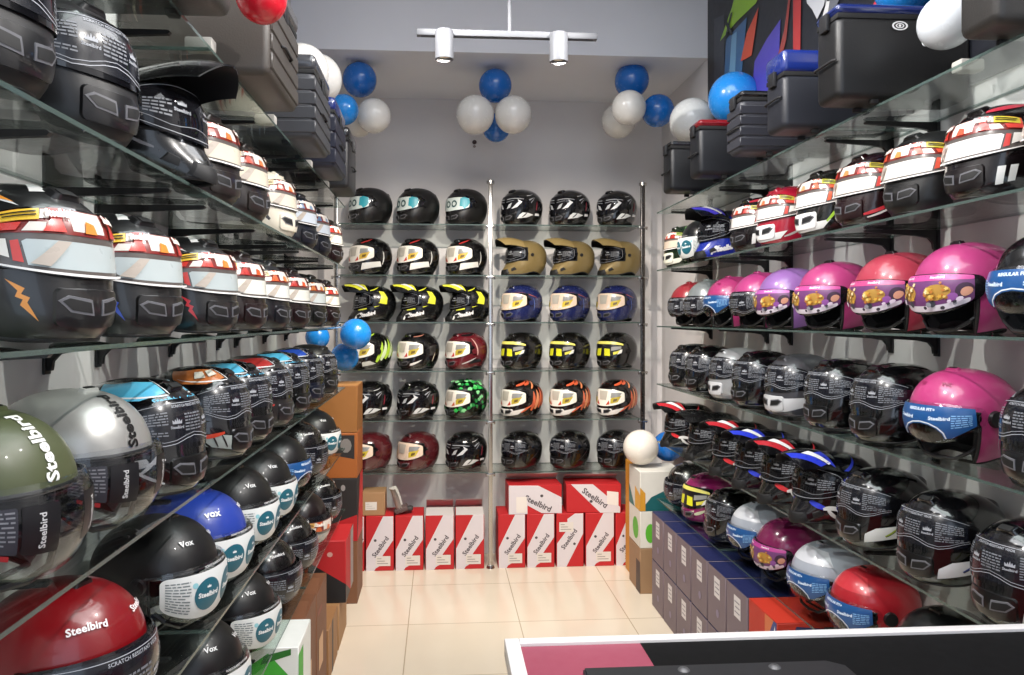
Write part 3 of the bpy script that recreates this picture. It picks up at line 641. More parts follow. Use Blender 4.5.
#DESIGNS
DES = {
 'mblack': (dict(kind='full', shell='#111113', rough=.42, coat=.1, sticker='film', visor='black'), 'matte black full-face helmet with printed visor film'),
 'gblack': (dict(kind='full', shell='#070708', rough=.15, coat=1, sticker='film', visor='black'), 'glossy black full-face helmet with printed visor film'),
 'gblackg': (dict(kind='full', shell='#08080a', rough=.15, coat=1, sticker='film', visor='black', gfx=g_side('#dfe3e0') + [('#9fb83a', sw(55, -27, 26, 2.6, 20, 40))], chin='#09090a'), 'black full-face helmet with white and lime cheek panel'),
 'gblackb': (dict(kind='full', shell='#08080a', rough=.15, coat=1, sticker='film', visor='black', gfx=g_side('#dfe3e6') + [('#2d3f8a', sw(55, -27, 26, 2.6, 20, 40))]), 'black full-face helmet with white and blue cheek panel'),
 'gblackr': (dict(kind='full', shell='#09090b', rough=.15, coat=1, sticker='film', visor='black', gfx=[('#b02a26', sw(30, 30, 60, 3, 10, 30)), ('#b02a26', sw(34, -24, 40, 3, 10, 30))]), 'black full-face helmet with thin red lines'),
 'silver': (dict(kind='full', shell='#b9bbbd', rough=.3, metal=.5, coat=.5, sticker='film', visor='black', chin='#c8c9ca'), 'silver full-face helmet with black visor film'),
 'grey': (dict(kind='full', shell='#4c4c50', rough=.35, metal=.4, coat=.4, sticker='film', visor='black', chin='#bfc0c0', gfx=[('#c4c5c6', [(2, -36), (30, -35), (70, -30), (96, -22), (60, -16), (2, -17)])]), 'gunmetal full-face helmet with silver chin'),
 'bolt_o': (dict(kind='full', shell='#161617', rough=.35, gfx=g_bolt('#dc8f34'), sticker='print', visor='black'), 'charcoal full-face helmet with orange lightning bolts'),
 'bolt_b': (dict(kind='full', shell='#161617', rough=.35, gfx=g_bolt('#3350b8'), sticker='print', visor='black'), 'charcoal full-face helmet with blue lightning bolts'),
 'bolt_r': (dict(kind='full', shell='#161617', rough=.35, gfx=g_bolt('#c03038'), sticker='print', visor='black'), 'charcoal full-face helmet with red lightning bolts'),
 'wine': (dict(kind='full', shell='#17080a', rough=.3, gfx=g_stripes(['#7a1f25', '#d8d4d0', '#1a1a1c']), sticker=('print', '#d9582c', '#b5332b', '#dfb24a', '#e0dfd4'), visor='black'), 'black and wine full-face helmet with white bars'),
 'violet': (dict(kind='full', shell='#121318', rough=.3, gfx=g_stripes(['#4a48a8', '#8f90a0']), sticker=('print', '#d97f3c', '#c25b34', '#dfc07a', '#dedfd8'), visor='black'), 'dark full-face helmet with violet swirl lines'),
 'green_o': (dict(kind='full', shell='#0f110f', rough=.3, gfx=g_stripes(['#2f8f4a', '#c5602c', '#d8d6c8']), sticker=('print', '#d97f3c', '#b96a34', '#8fa04a', '#c9d1cf'), visor='black'), 'black full-face helmet with green and orange streaks'),
 'cream': (dict(kind='full', shell='#1f1917', rough=.3, gfx=g_stripes(['#c8572c', '#e8dcc0', '#5a2a22']), sticker=('print', '#d9743a', '#b9402c', '#dfc07a', '#d6ccb8'), visor='black', chin='#211c19'), 'brown full-face helmet with cream-orange visor print'),
 'creamw': (dict(kind='full', shell='#d8d0bd', rough=.3, gfx=g_stripes(['#2a2422', '#b9482c']), sticker=('print', '#d9743a', '#b9402c', '#dfc07a', '#d6ccb8'), visor='black', chin='#ddd5c2'), 'cream full-face helmet with black chin vent'),
 'navyg': (dict(kind='full', shell='#13161f', rough=.3, gfx=g_stripes(['#6a7c98', '#1a1c24', '#c5ccd4']), sticker=('print', '#7d95ad', '#59708f', '#a5b3c0', '#c8d0d8'), visor='black'), 'navy and grey full-face helmet with pale visor print'),
 'c_blue': (dict(kind='full', shell='#080809', rough=.15, coat=1, gfx=g_crown('#5ab8dc') + g_wire('#d8d8d8'), sticker='film', visor='black', brow=('Steelbird', '#5ab8dc', 1.2, 22, 36)), 'black full-face helmet with light blue crown patch'),
 'c_orange': (dict(kind='full', shell='#0b090b', rough=.18, coat=1, gfx=g_crown('#b86a34') + g_panels('#98a09c') + [('#c23c22', sw(34, -16, 52, 5, -16, 20)), ('#d8d2c4', [(30, 50), (45, 47), (47, 58), (33, 60)]), ('#d8d2c4', [(50, 46), (66, 46), (67, 57), (52, 57)])], sticker='film', visor='black'), 'black full-face helmet with orange crown, grey cheeks'),
 'c_red': (dict(kind='full', shell='#201d1e', rough=.35, gfx=g_crown('#a8302e') + [('#b03a34', sw(32, -14, 44, 4, -20, 10)), ('#c8c4c0', sw(40, -26, 20, 5, 20, 30))], sticker='film', visor='black'), 'grey full-face helmet with red crown patch'),
 'c_navy': (dict(kind='full', shell='#0e1323', rough=.2, coat=1, gfx=g_crown('#2d4fb0') + g_wire('#a8b2c8'), sticker='film', visor='smoke'), 'navy blue full-face helmet with smoked visor'),
 'tribal': (dict(kind='full', shell='#0f0f11', rough=.25, gfx=g_zebra('#8e9298'), sticker='film', visor='black'), 'black full-face helmet with grey tribal zigzags'),
 'olive': (dict(kind='jet', shell='#4a5034', rough=.42, coat=.1, sticker='tag', visor='clear', bigword=('Steelbird', '#e8e8e2', 2.2)), 'olive green open-face helmet with white lettering'),
 'silverj': (dict(kind='jet', shell='#a9a8a4', rough=.32, metal=.5, coat=.4, sticker='tag', visor='clear', bigword=('Steelbird', '#0c0c0c', 2.2)), 'silver open-face helmet with black lettering'),
 'redj': (dict(kind='jet', shell='#7d0c14', rough=.3, coat=.5, sticker='film', visor='smoke', two='#1a080b', brow=('Steelbird', '#e8e0e0', 1.2, 30, 34)), 'red open-face helmet with scratch resistant visor film'),
 'blackj': (dict(kind='jet', shell='#111112', rough=.42, coat=.1, sticker='info', visor='clear', brow=('Vox', '#d8d8d8', 1.3, 26, 36)), 'matte black open-face helmet with white visor sticker'),
 'bluej': (dict(kind='jet', shell='#263f9e', rough=.35, coat=.3, sticker='info', visor='clear', brow=('vox', '#f0f0f0', 1.8, 30, 36)), 'blue open-face helmet with white visor sticker'),
 'bluestk': (dict(kind='jet', shell='#0f0f11', rough=.4, coat=.2, sticker='arch', visor='clear', vk='kid'), 'black open-face helmet with blue visor sticker'),
 'orgj': (dict(kind='jet', shell='#180b0d', rough=.3, sticker=('print', '#d97030', '#c65a28', '#dfae60', '#9aa0a0'), visor='smoke'), 'dark wine open-face helmet with orange visor print'),
 'clearj': (dict(kind='jet', shell='#0f0e0f', rough=.25, coat=.6, sticker='film', visor='smoke', brow=('Steelbird', '#d8d8d8', 1.0, 28, 36)), 'black open-face helmet with dark visor film'),
 'pinkkid': (dict(kind='jet', shell='#b23f78', rough=.3, coat=.5, sticker=('kid', '#c24a90'), visor='smoke', vk='kid', two='#1f1119'), 'pink open-face helmet with flower print visor'),
 'corkid': (dict(kind='jet', shell='#b03e50', rough=.3, coat=.5, sticker=('kid', '#c24a80'), visor='smoke', vk='kid', two='#1f1119'), 'coral pink open-face helmet with flower print visor'),
 'lilkid': (dict(kind='jet', shell='#9468ab', rough=.3, coat=.5, sticker=('kid', '#b45aa8'), visor='smoke', vk='kid', two='#1f1119'), 'lilac open-face helmet with flower print visor'),
 'magkid': (dict(kind='jet', shell='#7a1f50', rough=.2, coat=.8, sticker=('kid', '#b0408a'), visor='smoke', vk='kid'), 'dark magenta open-face helmet with flower print visor'),
 'pinkarch': (dict(kind='jet', shell='#b83c76', rough=.3, coat=.5, sticker='arch', visor='clear', vk='kid', brow=('TVS', '#8f2050', 1.0, 20, 40)), 'pink open-face helmet with blue arched visor film'),
 'bluearch': (dict(kind='jet', shell='#090b0d', rough=.2, coat=.8, sticker='arch', visor='clear', vk='kid'), 'black open-face helmet with blue arched visor film'),
 'whitearch': (dict(kind='jet', shell='#a9b0ba', rough=.3, coat=.5, sticker='arch', visor='clear', vk='kid', gfx=[('#d8dce2', [(0, 30), (60, 30), (50, 55), (0, 60)])]), 'pale grey open-face helmet with blue arched visor film'),
 'redarch': (dict(kind='jet', shell='#a81f2a', rough=.3, coat=.5, sticker='arch', visor='clear', vk='kid', gfx=[('#c8343e', [(0, 30), (50, 30), (40, 55), (0, 60)])]), 'red open-face helmet with blue arched visor film'),
 'pinkfilm': (dict(kind='jet', shell='#b8407e', rough=.3, coat=.5, sticker='film', visor='smoke', vk='kid'), 'pink open-face helmet with black visor film'),
 'silfilm': (dict(kind='jet', shell='#8d9496', rough=.3, coat=.5, metal=.3, sticker='film', visor='smoke', vk='kid'), 'silver open-face helmet with black visor film'),
 'redfilm': (dict(kind='jet', shell='#8a2630', rough=.3, coat=.5, sticker='film', visor='smoke', vk='kid'), 'dark red open-face helmet with black visor film'),
 'yelmag': (dict(kind='full', shell='#8a1f5c', rough=.2, coat=.8, sticker='yellow', visor='black', chin='#5a1440', gfx=g_chin('#c9c8a8')), 'magenta full-face helmet with yellow visor patches'),
 'blkdull': (dict(kind='jet', shell='#0c0d0f', rough=.3, coat=.6, sticker='film', visor='smoke'), 'plain black open-face helmet'),
 'm_red': (dict(kind='moto', shell='#0b0b0c', rough=.2, coat=.8, visor='smoke', gfx=[('#c02a30', sw(16, -13, 30, 7, -22, 0)), ('#d6d6d4', sw(34, -22, 34, 7, 12, -60)), ('#d6d6d4', sw(40, -22, 26, 6, -60, 40)), ('#c02a30', sw(60, 30, 60, 6, 30, 20))], brow=None, scols=('#b02630', 1), sticker=None), 'black motocross helmet with red peak stripes'),
 'm_blue': (dict(kind='moto', shell='#0b0b11', rough=.2, coat=.8, visor='smoke', gfx=[('#2a3ac0', sw(16, -13, 30, 7, -22, 0)), ('#d6d6d4', sw(34, -22, 34, 7, 12, -60)), ('#d6d6d4', sw(40, -22, 26, 6, -60, 40)), ('#2a3ac0', sw(60, 30, 60, 6, 30, 20))], brow=None, scols=('#2a3ac0', 1), sticker=None), 'black motocross helmet with blue peak stripes'),
 'm_black': (dict(kind='moto', shell='#0c0c0d', rough=.25, coat=.6, visor='smoke', gfx=[('#5a5a5e', sw(40, -22, 30, 3, 10, 20))]), 'black motocross helmet with dark visor'),
 'm_st': (dict(kind='moto', shell='#1c2f9a', rough=.25, coat=.6, visor='smoke', peak='#0b0b0f', scols=('#4a40c0', 1), word='Steelbird', gfx=[('#15151a', [(10, 34), (60, 40), (120, 40), (120, 88), (10, 88)]), ('#d8dade', sw(24, -34, 22, 5, 60, -60))]), 'blue and black motocross helmet with white side lettering'),
 'm_gold': (dict(kind='moto', shell='#8c794d', rough=.35, metal=.3, coat=.3, visor='smoke', pad=CLOTH), 'matte gold motocross helmet'),
 'm_yel': (dict(kind='moto', shell='#0c0d0e', rough=.25, coat=.6, visor='smoke', peak='#0c0d0e', scols=('#d8d83a', 1), word='Steelbird', gfx=[('#d6d83a', [(84, 4), (112, 0), (116, 20), (108, 40), (88, 44), (96, 24)]), ('#d6d83a', sw(50, 40, 55, 5, 20, 20)), ('#d6d83a', sw(24, -15, 66, 4, 5, 10)), ('#e8e8e4', sw(18, -33, 20, 5, 60, -70))]), 'black and yellow motocross helmet'),
 'b_teal': (dict(kind='full', shell='#0c0c0c', rough=.4, coat=.2, sticker='teal', visor='black'), 'black full-face helmet with teal and silver visor film'),
 'b_goldw': (dict(kind='full', shell='#0d0d0e', rough=.2, coat=.8, sticker='gold', visor='black', gfx=[('#deded8', [(26, -33), (90, -30), (84, -15), (30, -18)]), ('#dcdcd6', sw(92, -24, 44, 4, 70, 40)), ('#b03030', sw(20, 36, 50, 6, 20, 20))]), 'black full-face helmet, white side panel, gold visor print'),
 'b_white': (dict(kind='full', shell='#0d0d0e', rough=.15, coat=1, sticker='silver', visor='smoke', gfx=g_swoop('#d0d3d2') + [('#7a2430', sw(100, -10, 30, 5, 80, 0)), ('#c8c8c8', sw(40, 28, 60, 2, 5, 20)), ('#e4e4e4', [(96, -26), (116, -24), (114, -18), (96, -19)])]), 'black full-face helmet with white swoosh'),
 'b_blue': (dict(kind='full', shell='#1c2452', rough=.25, coat=.6, sticker=('gold', '#c8b23a', '#d9d6d0', '#e3cdb8'), visor='black', gfx=[('#b0563e', sw(20, 30, 90, 3, 5, -30)), ('#5a74b8', sw(90, -20, 40, 3, 80, 30))]), 'navy full-face helmet with peach visor film'),
 'b_yel': (dict(kind='full', shell='#0f0e0d', rough=.2, coat=.8, sticker='yellow', visor='black'), 'black full-face helmet with yellow visor patches'),
 'b_flame': (dict(kind='full', shell='#130b0a', rough=.2, coat=.8, sticker=('gold', '#b8a436', '#b8442c'), visor='black', chin='#dcd8d2', gfx=g_stripes(['#d5633c', '#e08a5a', '#d5633c'], 82, -30, 6, 15, 10, 62, 15, 62, 40) + [('#cf5a38', sw(30, 42, 60, 11, 20, 30)), ('#cf5a38', sw(60, 48, 60, 12, 20, 30)), ('#e08a5a', sw(86, 36, 50, 9, 40, 30)), ('#e0dcd6', [(0, -36), (40, -34), (64, -20), (30, -24), (0, -25)]), ('#d5633c', sw(48, -30, 44, 5, 20, 20)), ('#d5633c', sw(60, -20, 40, 4, 5, 30))]), 'red and black flame striped full-face helmet'),
 'b_limes': (dict(kind='full', shell='#0d0e0d', rough=.2, coat=.8, sticker=('gold', '#b8a436', '#b8342c'), visor='black', gfx=g_stripes(['#a8cc3c', '#c8d8a8'], 70, -28, 6, 16, 10, 66, 15, 55, 30) + [('#a8cc3c', sw(30, 42, 60, 9, 20, 20)), ('#b8b8ae', [(30, -34), (70, -32), (50, -22), (30, -24)])]), 'black full-face helmet with lime green streaks'),
 'b_grey': (dict(kind='full', shell='#0e0d0e', rough=.2, coat=.8, sticker=('gold', '#b8a436', '#b8342c'), visor='black', gfx=[('#d8d6d0', sw(16, -31, 46, 6, 4, 20)), ('#c5b9a2', sw(100, -28, 30, 4, 70, 0)), ('#a06a5a', sw(30, 44, 60, 5, 10, 20))]), 'black full-face helmet with silver chin streak'),
 'b_wine': (dict(kind='full', shell='#5c1820', rough=.2, coat=.8, sticker=('gold', '#b8a436', '#b8342c'), visor='black', gfx=[('#17171a', [(60, -34), (110, -30), (104, -20), (70, -22)]), ('#b8b4b4', sw(40, -30, 50, 4, 8, 20)), ('#d8a8a0', sw(90, -10, 60, 5, 85, 60)), ('#17171a', sw(30, 50, 80, 12, 5, 20))]), 'wine red full-face helmet with black top streak'),
 'b_green': (dict(kind='full', shell='#09140e', rough=.2, coat=.8, sticker=('gold', '#b8a436', '#b85c3c'), visor='black', gfx=g_cam(['#2fae4c', '#1c7a38', '#7fcf8a'], 60, 5, 9)), 'green camouflage full-face helmet'),
 'b_maroon': (dict(kind='full', shell='#4c181d', rough=.2, coat=.9, sticker=('gold', '#c8b23a', '#d9c6b0', '#e3cdb8'), visor='black'), 'maroon full-face helmet with cream visor print'),
 'b_dark': (dict(kind='full', shell='#0c0b0c', rough=.18, coat=1, sticker='film', visor='black', gfx=[('#3a3436', sw(60, -28, 60, 3, 20, 30))]), 'glossy black full-face helmet with silver visor lettering'),
 'r_pink': (dict(kind='full', shell='#a01a30', rough=.2, coat=.8, sticker=('print', '#d97a4a', '#cf4638', '#b8a83a', '#efe6e2'), visor='black', chin='#ececea', gfx=[('#e4e4e2', [(0, -37), (34, -36), (46, -26), (0, -28)]), ('#b8b4b0', sw(40, -34, 50, 4, 8, 30))]), 'crimson full-face helmet with white chin'),
 'r_lime': (dict(kind='full', shell='#131411', rough=.2, coat=.8, sticker=('print', '#e0a070', '#d9582c', '#b8b83a', '#f2f0ea'), visor='black', chin='#ecece8', gfx=[('#e8e8e4', [(0, -37), (34, -36), (46, -26), (0, -28)])] + g_stripes(['#9fc83c'], 40, -28, 5, 14, 9, 40, 5, 40, 30)), 'black and lime full-face helmet with white chin'),
 'r_wine': (dict(kind='full', shell='#1f0b0d', rough=.2, coat=.8, sticker=('print', '#d98a4a', '#cf3a30', '#b8a83a', '#efe6d8'), visor='black', gfx=[('#c02f38', sw(26, -31, 60, 5, 5, 30)), ('#ddd9d4', sw(30, -35, 50, 3, 5, 30))]), 'maroon full-face helmet with red and white streaks'),
 'r_black': (dict(kind='full', shell='#0e0e0e', rough=.4, coat=.2, sticker=('print', '#d98a4a', '#cf4a30', '#b8a83a', '#f2ece0'), visor='black'), 'matte black full-face helmet with bright printed visor'),
 'r_bars': (dict(kind='full', shell='#0f090b', rough=.2, coat=.8, sticker=('print', '#d9563c', '#cf3a30', '#c8b83a', '#f2ece6'), visor='black', gfx=[('#dededa', [(34, -34), (41, -34), (44, -18), (37, -18)]), ('#dededa', [(45, -33), (52, -33), (55, -18), (48, -18)]), ('#b02a3c', sw(62, -24, 70, 3, 12, 10)), ('#b02a3c', sw(20, 44, 70, 10, 10, 10))]), 'black full-face helmet with two white cheek bars'),
 'r_green': (dict(kind='full', shell='#0f1f0f', rough=.2, coat=.8, sticker=('print', '#c8402c', '#a83028', '#8fa83a', '#c8b8a8'), visor='black', chin='#d8d8c8', gfx=[('#4a9a38', [(50, 30), (120, 30), (120, 60), (50, 60)]), ('#dcdcd0', [(0, -37), (40, -36), (56, -26), (0, -28)])]), 'green and red full-face helmet with white chin'),
 'tealw': (dict(kind='jet', shell='#0b0c0e', rough=.3, sticker='info', visor='clear'), 'black open-face helmet with white and teal visor sticker'),
}
PROTO = {}
DCOUNT = {}
def helmet(des, x, y, z, rz, where, group, s=1.0, extra=None):
    spec, desc = DES[des]
    if des not in PROTO:
        PROTO[des] = make_helmet(**spec); o = PROTO[des]
    else: o = copy_tree(PROTO[des])
    o.location = (x, y, z + .0005); o.rotation_euler = (0, 0, D2(rz)); o.scale = (s, s, s)
    tag(o, desc + ', ' + where, 'helmet', group); return o
ORN = ['nearest', 'second nearest', 'third nearest', 'fourth nearest', 'fifth nearest', 'sixth nearest', 'seventh nearest', 'eighth nearest', 'ninth nearest', 'tenth nearest']
ORD = ['nearest', 'second', 'third', 'fourth', 'fifth', 'sixth', 'seventh', 'eighth', 'ninth', 'tenth']
LV = [2.27, 1.93, 1.60, 1.26, .92, .58]
LN = ['top', 'second', 'third', 'fourth', 'fifth', 'bottom']
L_ROWS = {
 1: [(50, 'mblack'), (143, 'mblack'), (208, 'm_black'), (245, 'cream'), (272, 'cream'), (300, 'creamw'), (320, 'navyg'), (333, 'navyg'), (345, 'wine')],
 2: [(118, 'bolt_o'), (187, 'bolt_b'), (242, 'bolt_r'), (270, 'wine'), (293, 'violet'), (313, 'wine'), (329, 'green_o'), (342, 'wine')],
 3: [(78, 'olive'), (160, 'silverj'), (210, 'c_blue'), (255, 'c_orange'), (275, 'c_blue'), (296, 'c_red'), (313, 'c_blue'), (327, 'c_navy'), (340, 'mblack')],
 4: [(155, 'redj'), (225, 'blackj'), (252, 'bluej'), (279, 'blackj'), (297, 'blackj'), (313, 'bluestk'), (328, 'clearj'), (341, 'blackj')],
 5: [(250, 'blackj'), (281, 'blackj'), (302, 'clearj'), (318, 'clearj'), (331, 'orgj'), (342, 'clearj')],
}
for lv, row in L_ROWS.items():
    ys = []
    for i, (px, des) in enumerate(row):
        y = yat(px, -.515) + (.02 if px < 100 else 0)
        if ys and y - ys[-1] < .275: y = ys[-1] + .275
        ys.append(y)
        helmet(des, -.672, y, LV[lv], -15 + random.uniform(-6, 6), '%s, left wall %s shelf' % (ORN[i], LN[lv]), 'helmets on the left wall %s shelf' % LN[lv])
R_ROWS = {
 1: [(1032, 'r_black'), (950, 'r_bars'), (885, 'r_black'), (838, 'r_wine'), (800, 'r_lime'), (755, 'r_pink'), (730, 'r_bars'), (697, 'm_st'), (683, 'tealw'), (662, 'r_green')],
 2: [(995, 'bluearch'), (913, 'pinkkid'), (852, 'corkid'), (795, 'pinkkid'), (755, 'lilkid'), (730, 'pinkfilm'), (703, 'pinkarch'), (683, 'silfilm'), (667, 'redfilm')],
 3: [(1005, 'tribal'), (908, 'pinkarch'), (850, 'gblack'), (803, 'gblack'), (763, 'grey'), (730, 'gblack'), (707, 'silver'), (683, 'gblack'), (667, 'gblackr')],
 4: [(975, 'gblackg'), (898, 'gblackb'), (837, 'gblackg'), (798, 'm_blue'), (767, 'm_red'), (740, 'm_blue'), (712, 'm_red'), (688, 'm_black'), (664, 'm_red')],
 5: [(893, 'blkdull'), (828, 'redarch'), (788, 'whitearch'), (752, 'magkid'), (727, 'whitearch'), (703, 'gblack'), (680, 'yelmag'), (664, 'clearj')],
}
for lv, row in R_ROWS.items():
    ys = []
    for i, (px, des) in enumerate(row):
        y = yat(px, 1.27)
        gap = .272
        if ys and (row[i - 1][1][:2] == 'm_') != (des[:2] == 'm_'): gap = .30
        if ys and y - ys[-1] < gap: y = ys[-1] + gap
        ys.append(y)
        helmet(des, 1.422, y, LV[lv], 189 + random.uniform(-5, 5), '%s, right wall %s shelf' % (ORN[i], LN[lv]), 'helmets on the right wall %s shelf' % LN[lv], .97)
BZ = [2.265, 1.93, 1.62, 1.30, .976, .633]
BX = [-.462, -.145, .18, .555, .885, 1.21]
BROWS = [['b_teal'] * 3 + ['b_white'] * 3, ['b_goldw'] * 3 + ['m_gold'] * 3, ['m_yel'] * 3 + ['b_blue'] * 3,
         ['b_limes', 'b_grey', 'b_wine'] + ['b_yel'] * 3, ['b_white', 'b_white', 'b_green'] + ['b_flame'] * 3, ['b_maroon', 'b_maroon', 'b_white'] + ['b_dark'] * 3]
for r, row in enumerate(BROWS):
    for c, des in enumerate(row):
        bay = 'left' if c < 3 else 'right'
        helmet(des, BX[c] + (.03 if des[0] == 'm' else .0), 5.135, BZ[r], -142 + random.uniform(-5, 5) if des[0] != 'm' else -160, 'back %s bay, %s shelf, %s' % (bay, LN[r], ['left', 'middle', 'right'][c % 3]), 'helmets on the back wall %s bay' % bay, 1.0 if des[0] != 'm' else .96)

# ------------------------------------------------------------------ glass shelves with brackets
BRK = mat('#161516', .45)
def bracket_mb(sg, L):
    """arm from the wall (x=0) out to x=sg*L under the glass; local"""
    b = MB(); w_ = .006
    P = [(0, -.0012), (L, -.0012), (L + .004, -.005), (L, -.010), (.07, -.020), (.032, -.027), (.018, -.042), (.015, -.062), (0, -.062)]
    vs = [(sg * x, -w_, z) for x, z in P] + [(sg * x, w_, z) for x, z in P]; n = len(P)
    fs = [tuple(range(n)), tuple(range(2 * n - 1, n - 1, -1))] + [(i, n + i, n + (i + 1) % n, (i + 1) % n) for i in range(n)]
    b.add(vs, fs, BRK); b.box(min(0, sg * .006), max(0, sg * .006), -.014, .014, -.07, -.0005, BRK, .002); return b
def glass(x0, x1, y0, y1, z, label, group, brackets, side):
    root = empty('glass_shelf', ((x0 + x1) / 2, (y0 + y1) / 2, z - .008))
    cx, cy = root.location.x, root.location.y
    b = MB(); t = .0075; a0, a1, c0, c1 = x0 - cx, x1 - cx, y0 - cy, y1 - cy
    b.add([(a0, c0, 0), (a1, c0, 0), (a1, c1, 0), (a0, c1, 0), (a0, c0, t), (a1, c0, t), (a1, c1, t), (a0, c1, t)], [(3, 2, 1, 0), (4, 5, 6, 7)], GLASS)
    b.add([(a0, c0, 0), (a1, c0, 0), (a1, c1, 0), (a0, c1, 0), (a0, c0, t), (a1, c0, t), (a1, c1, t), (a0, c1, t)], [(0, 1, 5, 4), (1, 2, 6, 5), (2, 3, 7, 6), (3, 0, 4, 7)], GEDGE)
    b.build('glass_pane', root, smooth=False)
    for y in brackets:
        if side == 'L': bracket_mb(1, x1 - x0 - .05).build('bracket', root, smooth=False, loc=(XL - cx + .001, y - cy, 0))
        elif side == 'R': bracket_mb(-1, x1 - x0 - .05).build('bracket', root, smooth=False, loc=(XR - cx - .001, y - cy, 0))
        else: bracket_mb(-1, .22).build('bracket', root, smooth=False, loc=(y - cx, YB - cy - .001, 0), rz=PI / 2)
    tag(root, label, 'shelf', group); return root
LP = [(.55, 1.80), (1.805, 3.05), (3.055, 4.30)]; RP = [(1.42, 2.42), (2.425, 3.42), (3.425, 4.42)]
PN = ['nearest the camera', 'in the middle', 'farthest from the camera']
for i, z in enumerate(LV):
    for k, (y0, y1) in enumerate(LP):
        glass(XL + .003, -.53, y0, y1, z, 'glass shelf on left wall, %s level, panel %s' % (LN[i], PN[k]), 'glass shelves on the left wall', [y0 + .12, (y0 + y1) / 2, y1 - .12], 'L')
    for k, (y0, y1) in enumerate(RP):
        glass(1.28, XR - .003, y0, y1, z, 'glass shelf on right wall, %s level, panel %s' % (LN[i], PN[k]), 'glass shelves on the right wall', [y0 + .12, y1 - .12], 'R')
for i, z in enumerate(BZ):
    for k, (x0, x1) in enumerate(((-.66, .315), (.35, 1.335))):
        glass(x0, x1, 5.0, YB - .003, z, 'clear glass shelf on back wall, %s bay, %s level' % (['left', 'right'][k], LN[i]), 'glass shelves on the back wall', [], 'B')
# uprights
for i, (x, lb) in enumerate([(-.675, 'chrome shelf upright at left end of back wall'), (.3325, 'chrome shelf upright between the two back wall bays'), (1.352, 'dark chrome shelf upright at right end of back wall')]):
    r = empty('shelf_upright', (x, 5.0, 0)); tag(r, lb, 'shelf upright', 'uprights of the back wall shelving')
    b = MB(); b.box(-.013, .013, -.013, .013, .012, 2.53, CHROME if i < 2 else mat('#6a6562', .25, metal=1), .002); b.build('pole', r)
    b = MB(); b.cyl((0, 0, 0), (0, 0, .014), .028, .024, CHROME); b.build('foot', r)
    b = MB(); b.cyl((0, 0, 2.53), (0, 0, 2.55), .026, .026, CHROME); b.build('cap', r)
    for z in BZ:
        b = MB(); b.box(-.03, .03, -.018, .018, z - .022, z - .009, CHROME, .002); b.cyl((-.026, 0, z - .03), (-.026, 0, z - .008), .006, .006, CHROME, 10); b.cyl((.026, 0, z - .03), (.026, 0, z - .008), .006, .006, CHROME, 10); b.build('clamp', r)

# ------------------------------------------------------------------ top cases
def top_case(x0, x1, y0, y1, z, h, body, lid, label, group, side, ribs=0, logo=True, lidh=.22):
    cx, cy = (x0 + x1) / 2, (y0 + y1) / 2; r = empty('top_case', (cx, cy, z)); tag(r, label, 'luggage case', group)
    w_, d = (x1 - x0) / 2, (y1 - y0) / 2; bm_ = mat(body, .42, noise=.15, scale=200, bump=.2); hl = h * (1 - lidh); ribs_all = ribs > 0; ribs = abs(ribs)
    f0 = .012
    b = MB()
    b.box(-w_, w_, -d, d, f0, hl, bm_, .022, 3)
    if ribs:
        for k in range(ribs):
            z0 = f0 + .02 + (hl - .05) * k / ribs; z1 = f0 + .02 + (hl - .05) * (k + 1) / ribs - .008
            yy = d + (.004 if ribs_all else -.012); b.box(-w_ - .004, w_ + .004, -yy, yy, z0, z1, bm_, .003, 1)
    b.build('case_body', r)
    b = MB(); b.box(-w_ - .003, w_ + .003, -d - .003, d + .003, hl + .003, h, mat(lid, .2, coat=.6), .020, 3); b.build('lid', r)
    b = MB(); b.box(-w_ + .002, w_ - .002, -d + .002, d - .002, hl - .008, hl + .008, RUB, .002); b.build('seal', r)
    s = 1 if side == 'L' else -1
    b = MB(); xf = s * w_
    b.box(min(xf, xf + s * .012), max(xf, xf + s * .006), -.022, .022, hl - .03, hl + .02, mat('#1c1c1e', .5), .002); b.build('latch', r)
    b = MB()
    for q in (-.07, .07): b.box(q * 1.2 - .012, q * 1.2 + .012, -d * .8, -d * .6, 0, f0 + .002, RUB, .002); b.box(q * 1.2 - .012, q * 1.2 + .012, d * .6, d * .8, 0, f0 + .002, RUB, .002)
    b.build('foot', r)
    b = MB(); b.tube([(xf + s * .002, -.06, h * .42), (xf + s * .010, -.05, h * .42), (xf + s * .010, .05, h * .42), (xf + s * .002, .06, h * .42)], .004, mat('#151517', .7)); b.build('handle', r)
    if logo:
        b = MB(); yy = -d - .0055 - (.0 if ribs else 0)
        lx = -w_ * .0 + (-.02 if side == 'R' else .02)
        def ring(a, c, zz): 
            A = [(lx + a * math.cos(t), yy, zz + .55 * a * math.sin(t)) for t in [2 * PI * k / 24 for k in range(24)]]
            B = [(lx + c * math.cos(t), yy, zz + .55 * c * math.sin(t)) for t in [2 * PI * k / 24 for k in range(24)]]
            b.add(A + B, [(k, (k + 1) % 24, 24 + (k + 1) % 24, 24 + k) for k in range(24)], mat('#d8d8d8', .4))
        ring(.024, .0185, hl - .03); ring(.013, .009, hl - .03); b.poly([(lx + .004 * math.cos(t), yy, hl - .03 + .004 * math.sin(t)) for t in [k * PI / 4 for k in range(8)]], mat('#d8d8d8', .4))
        b.build('logo', r)
    return r
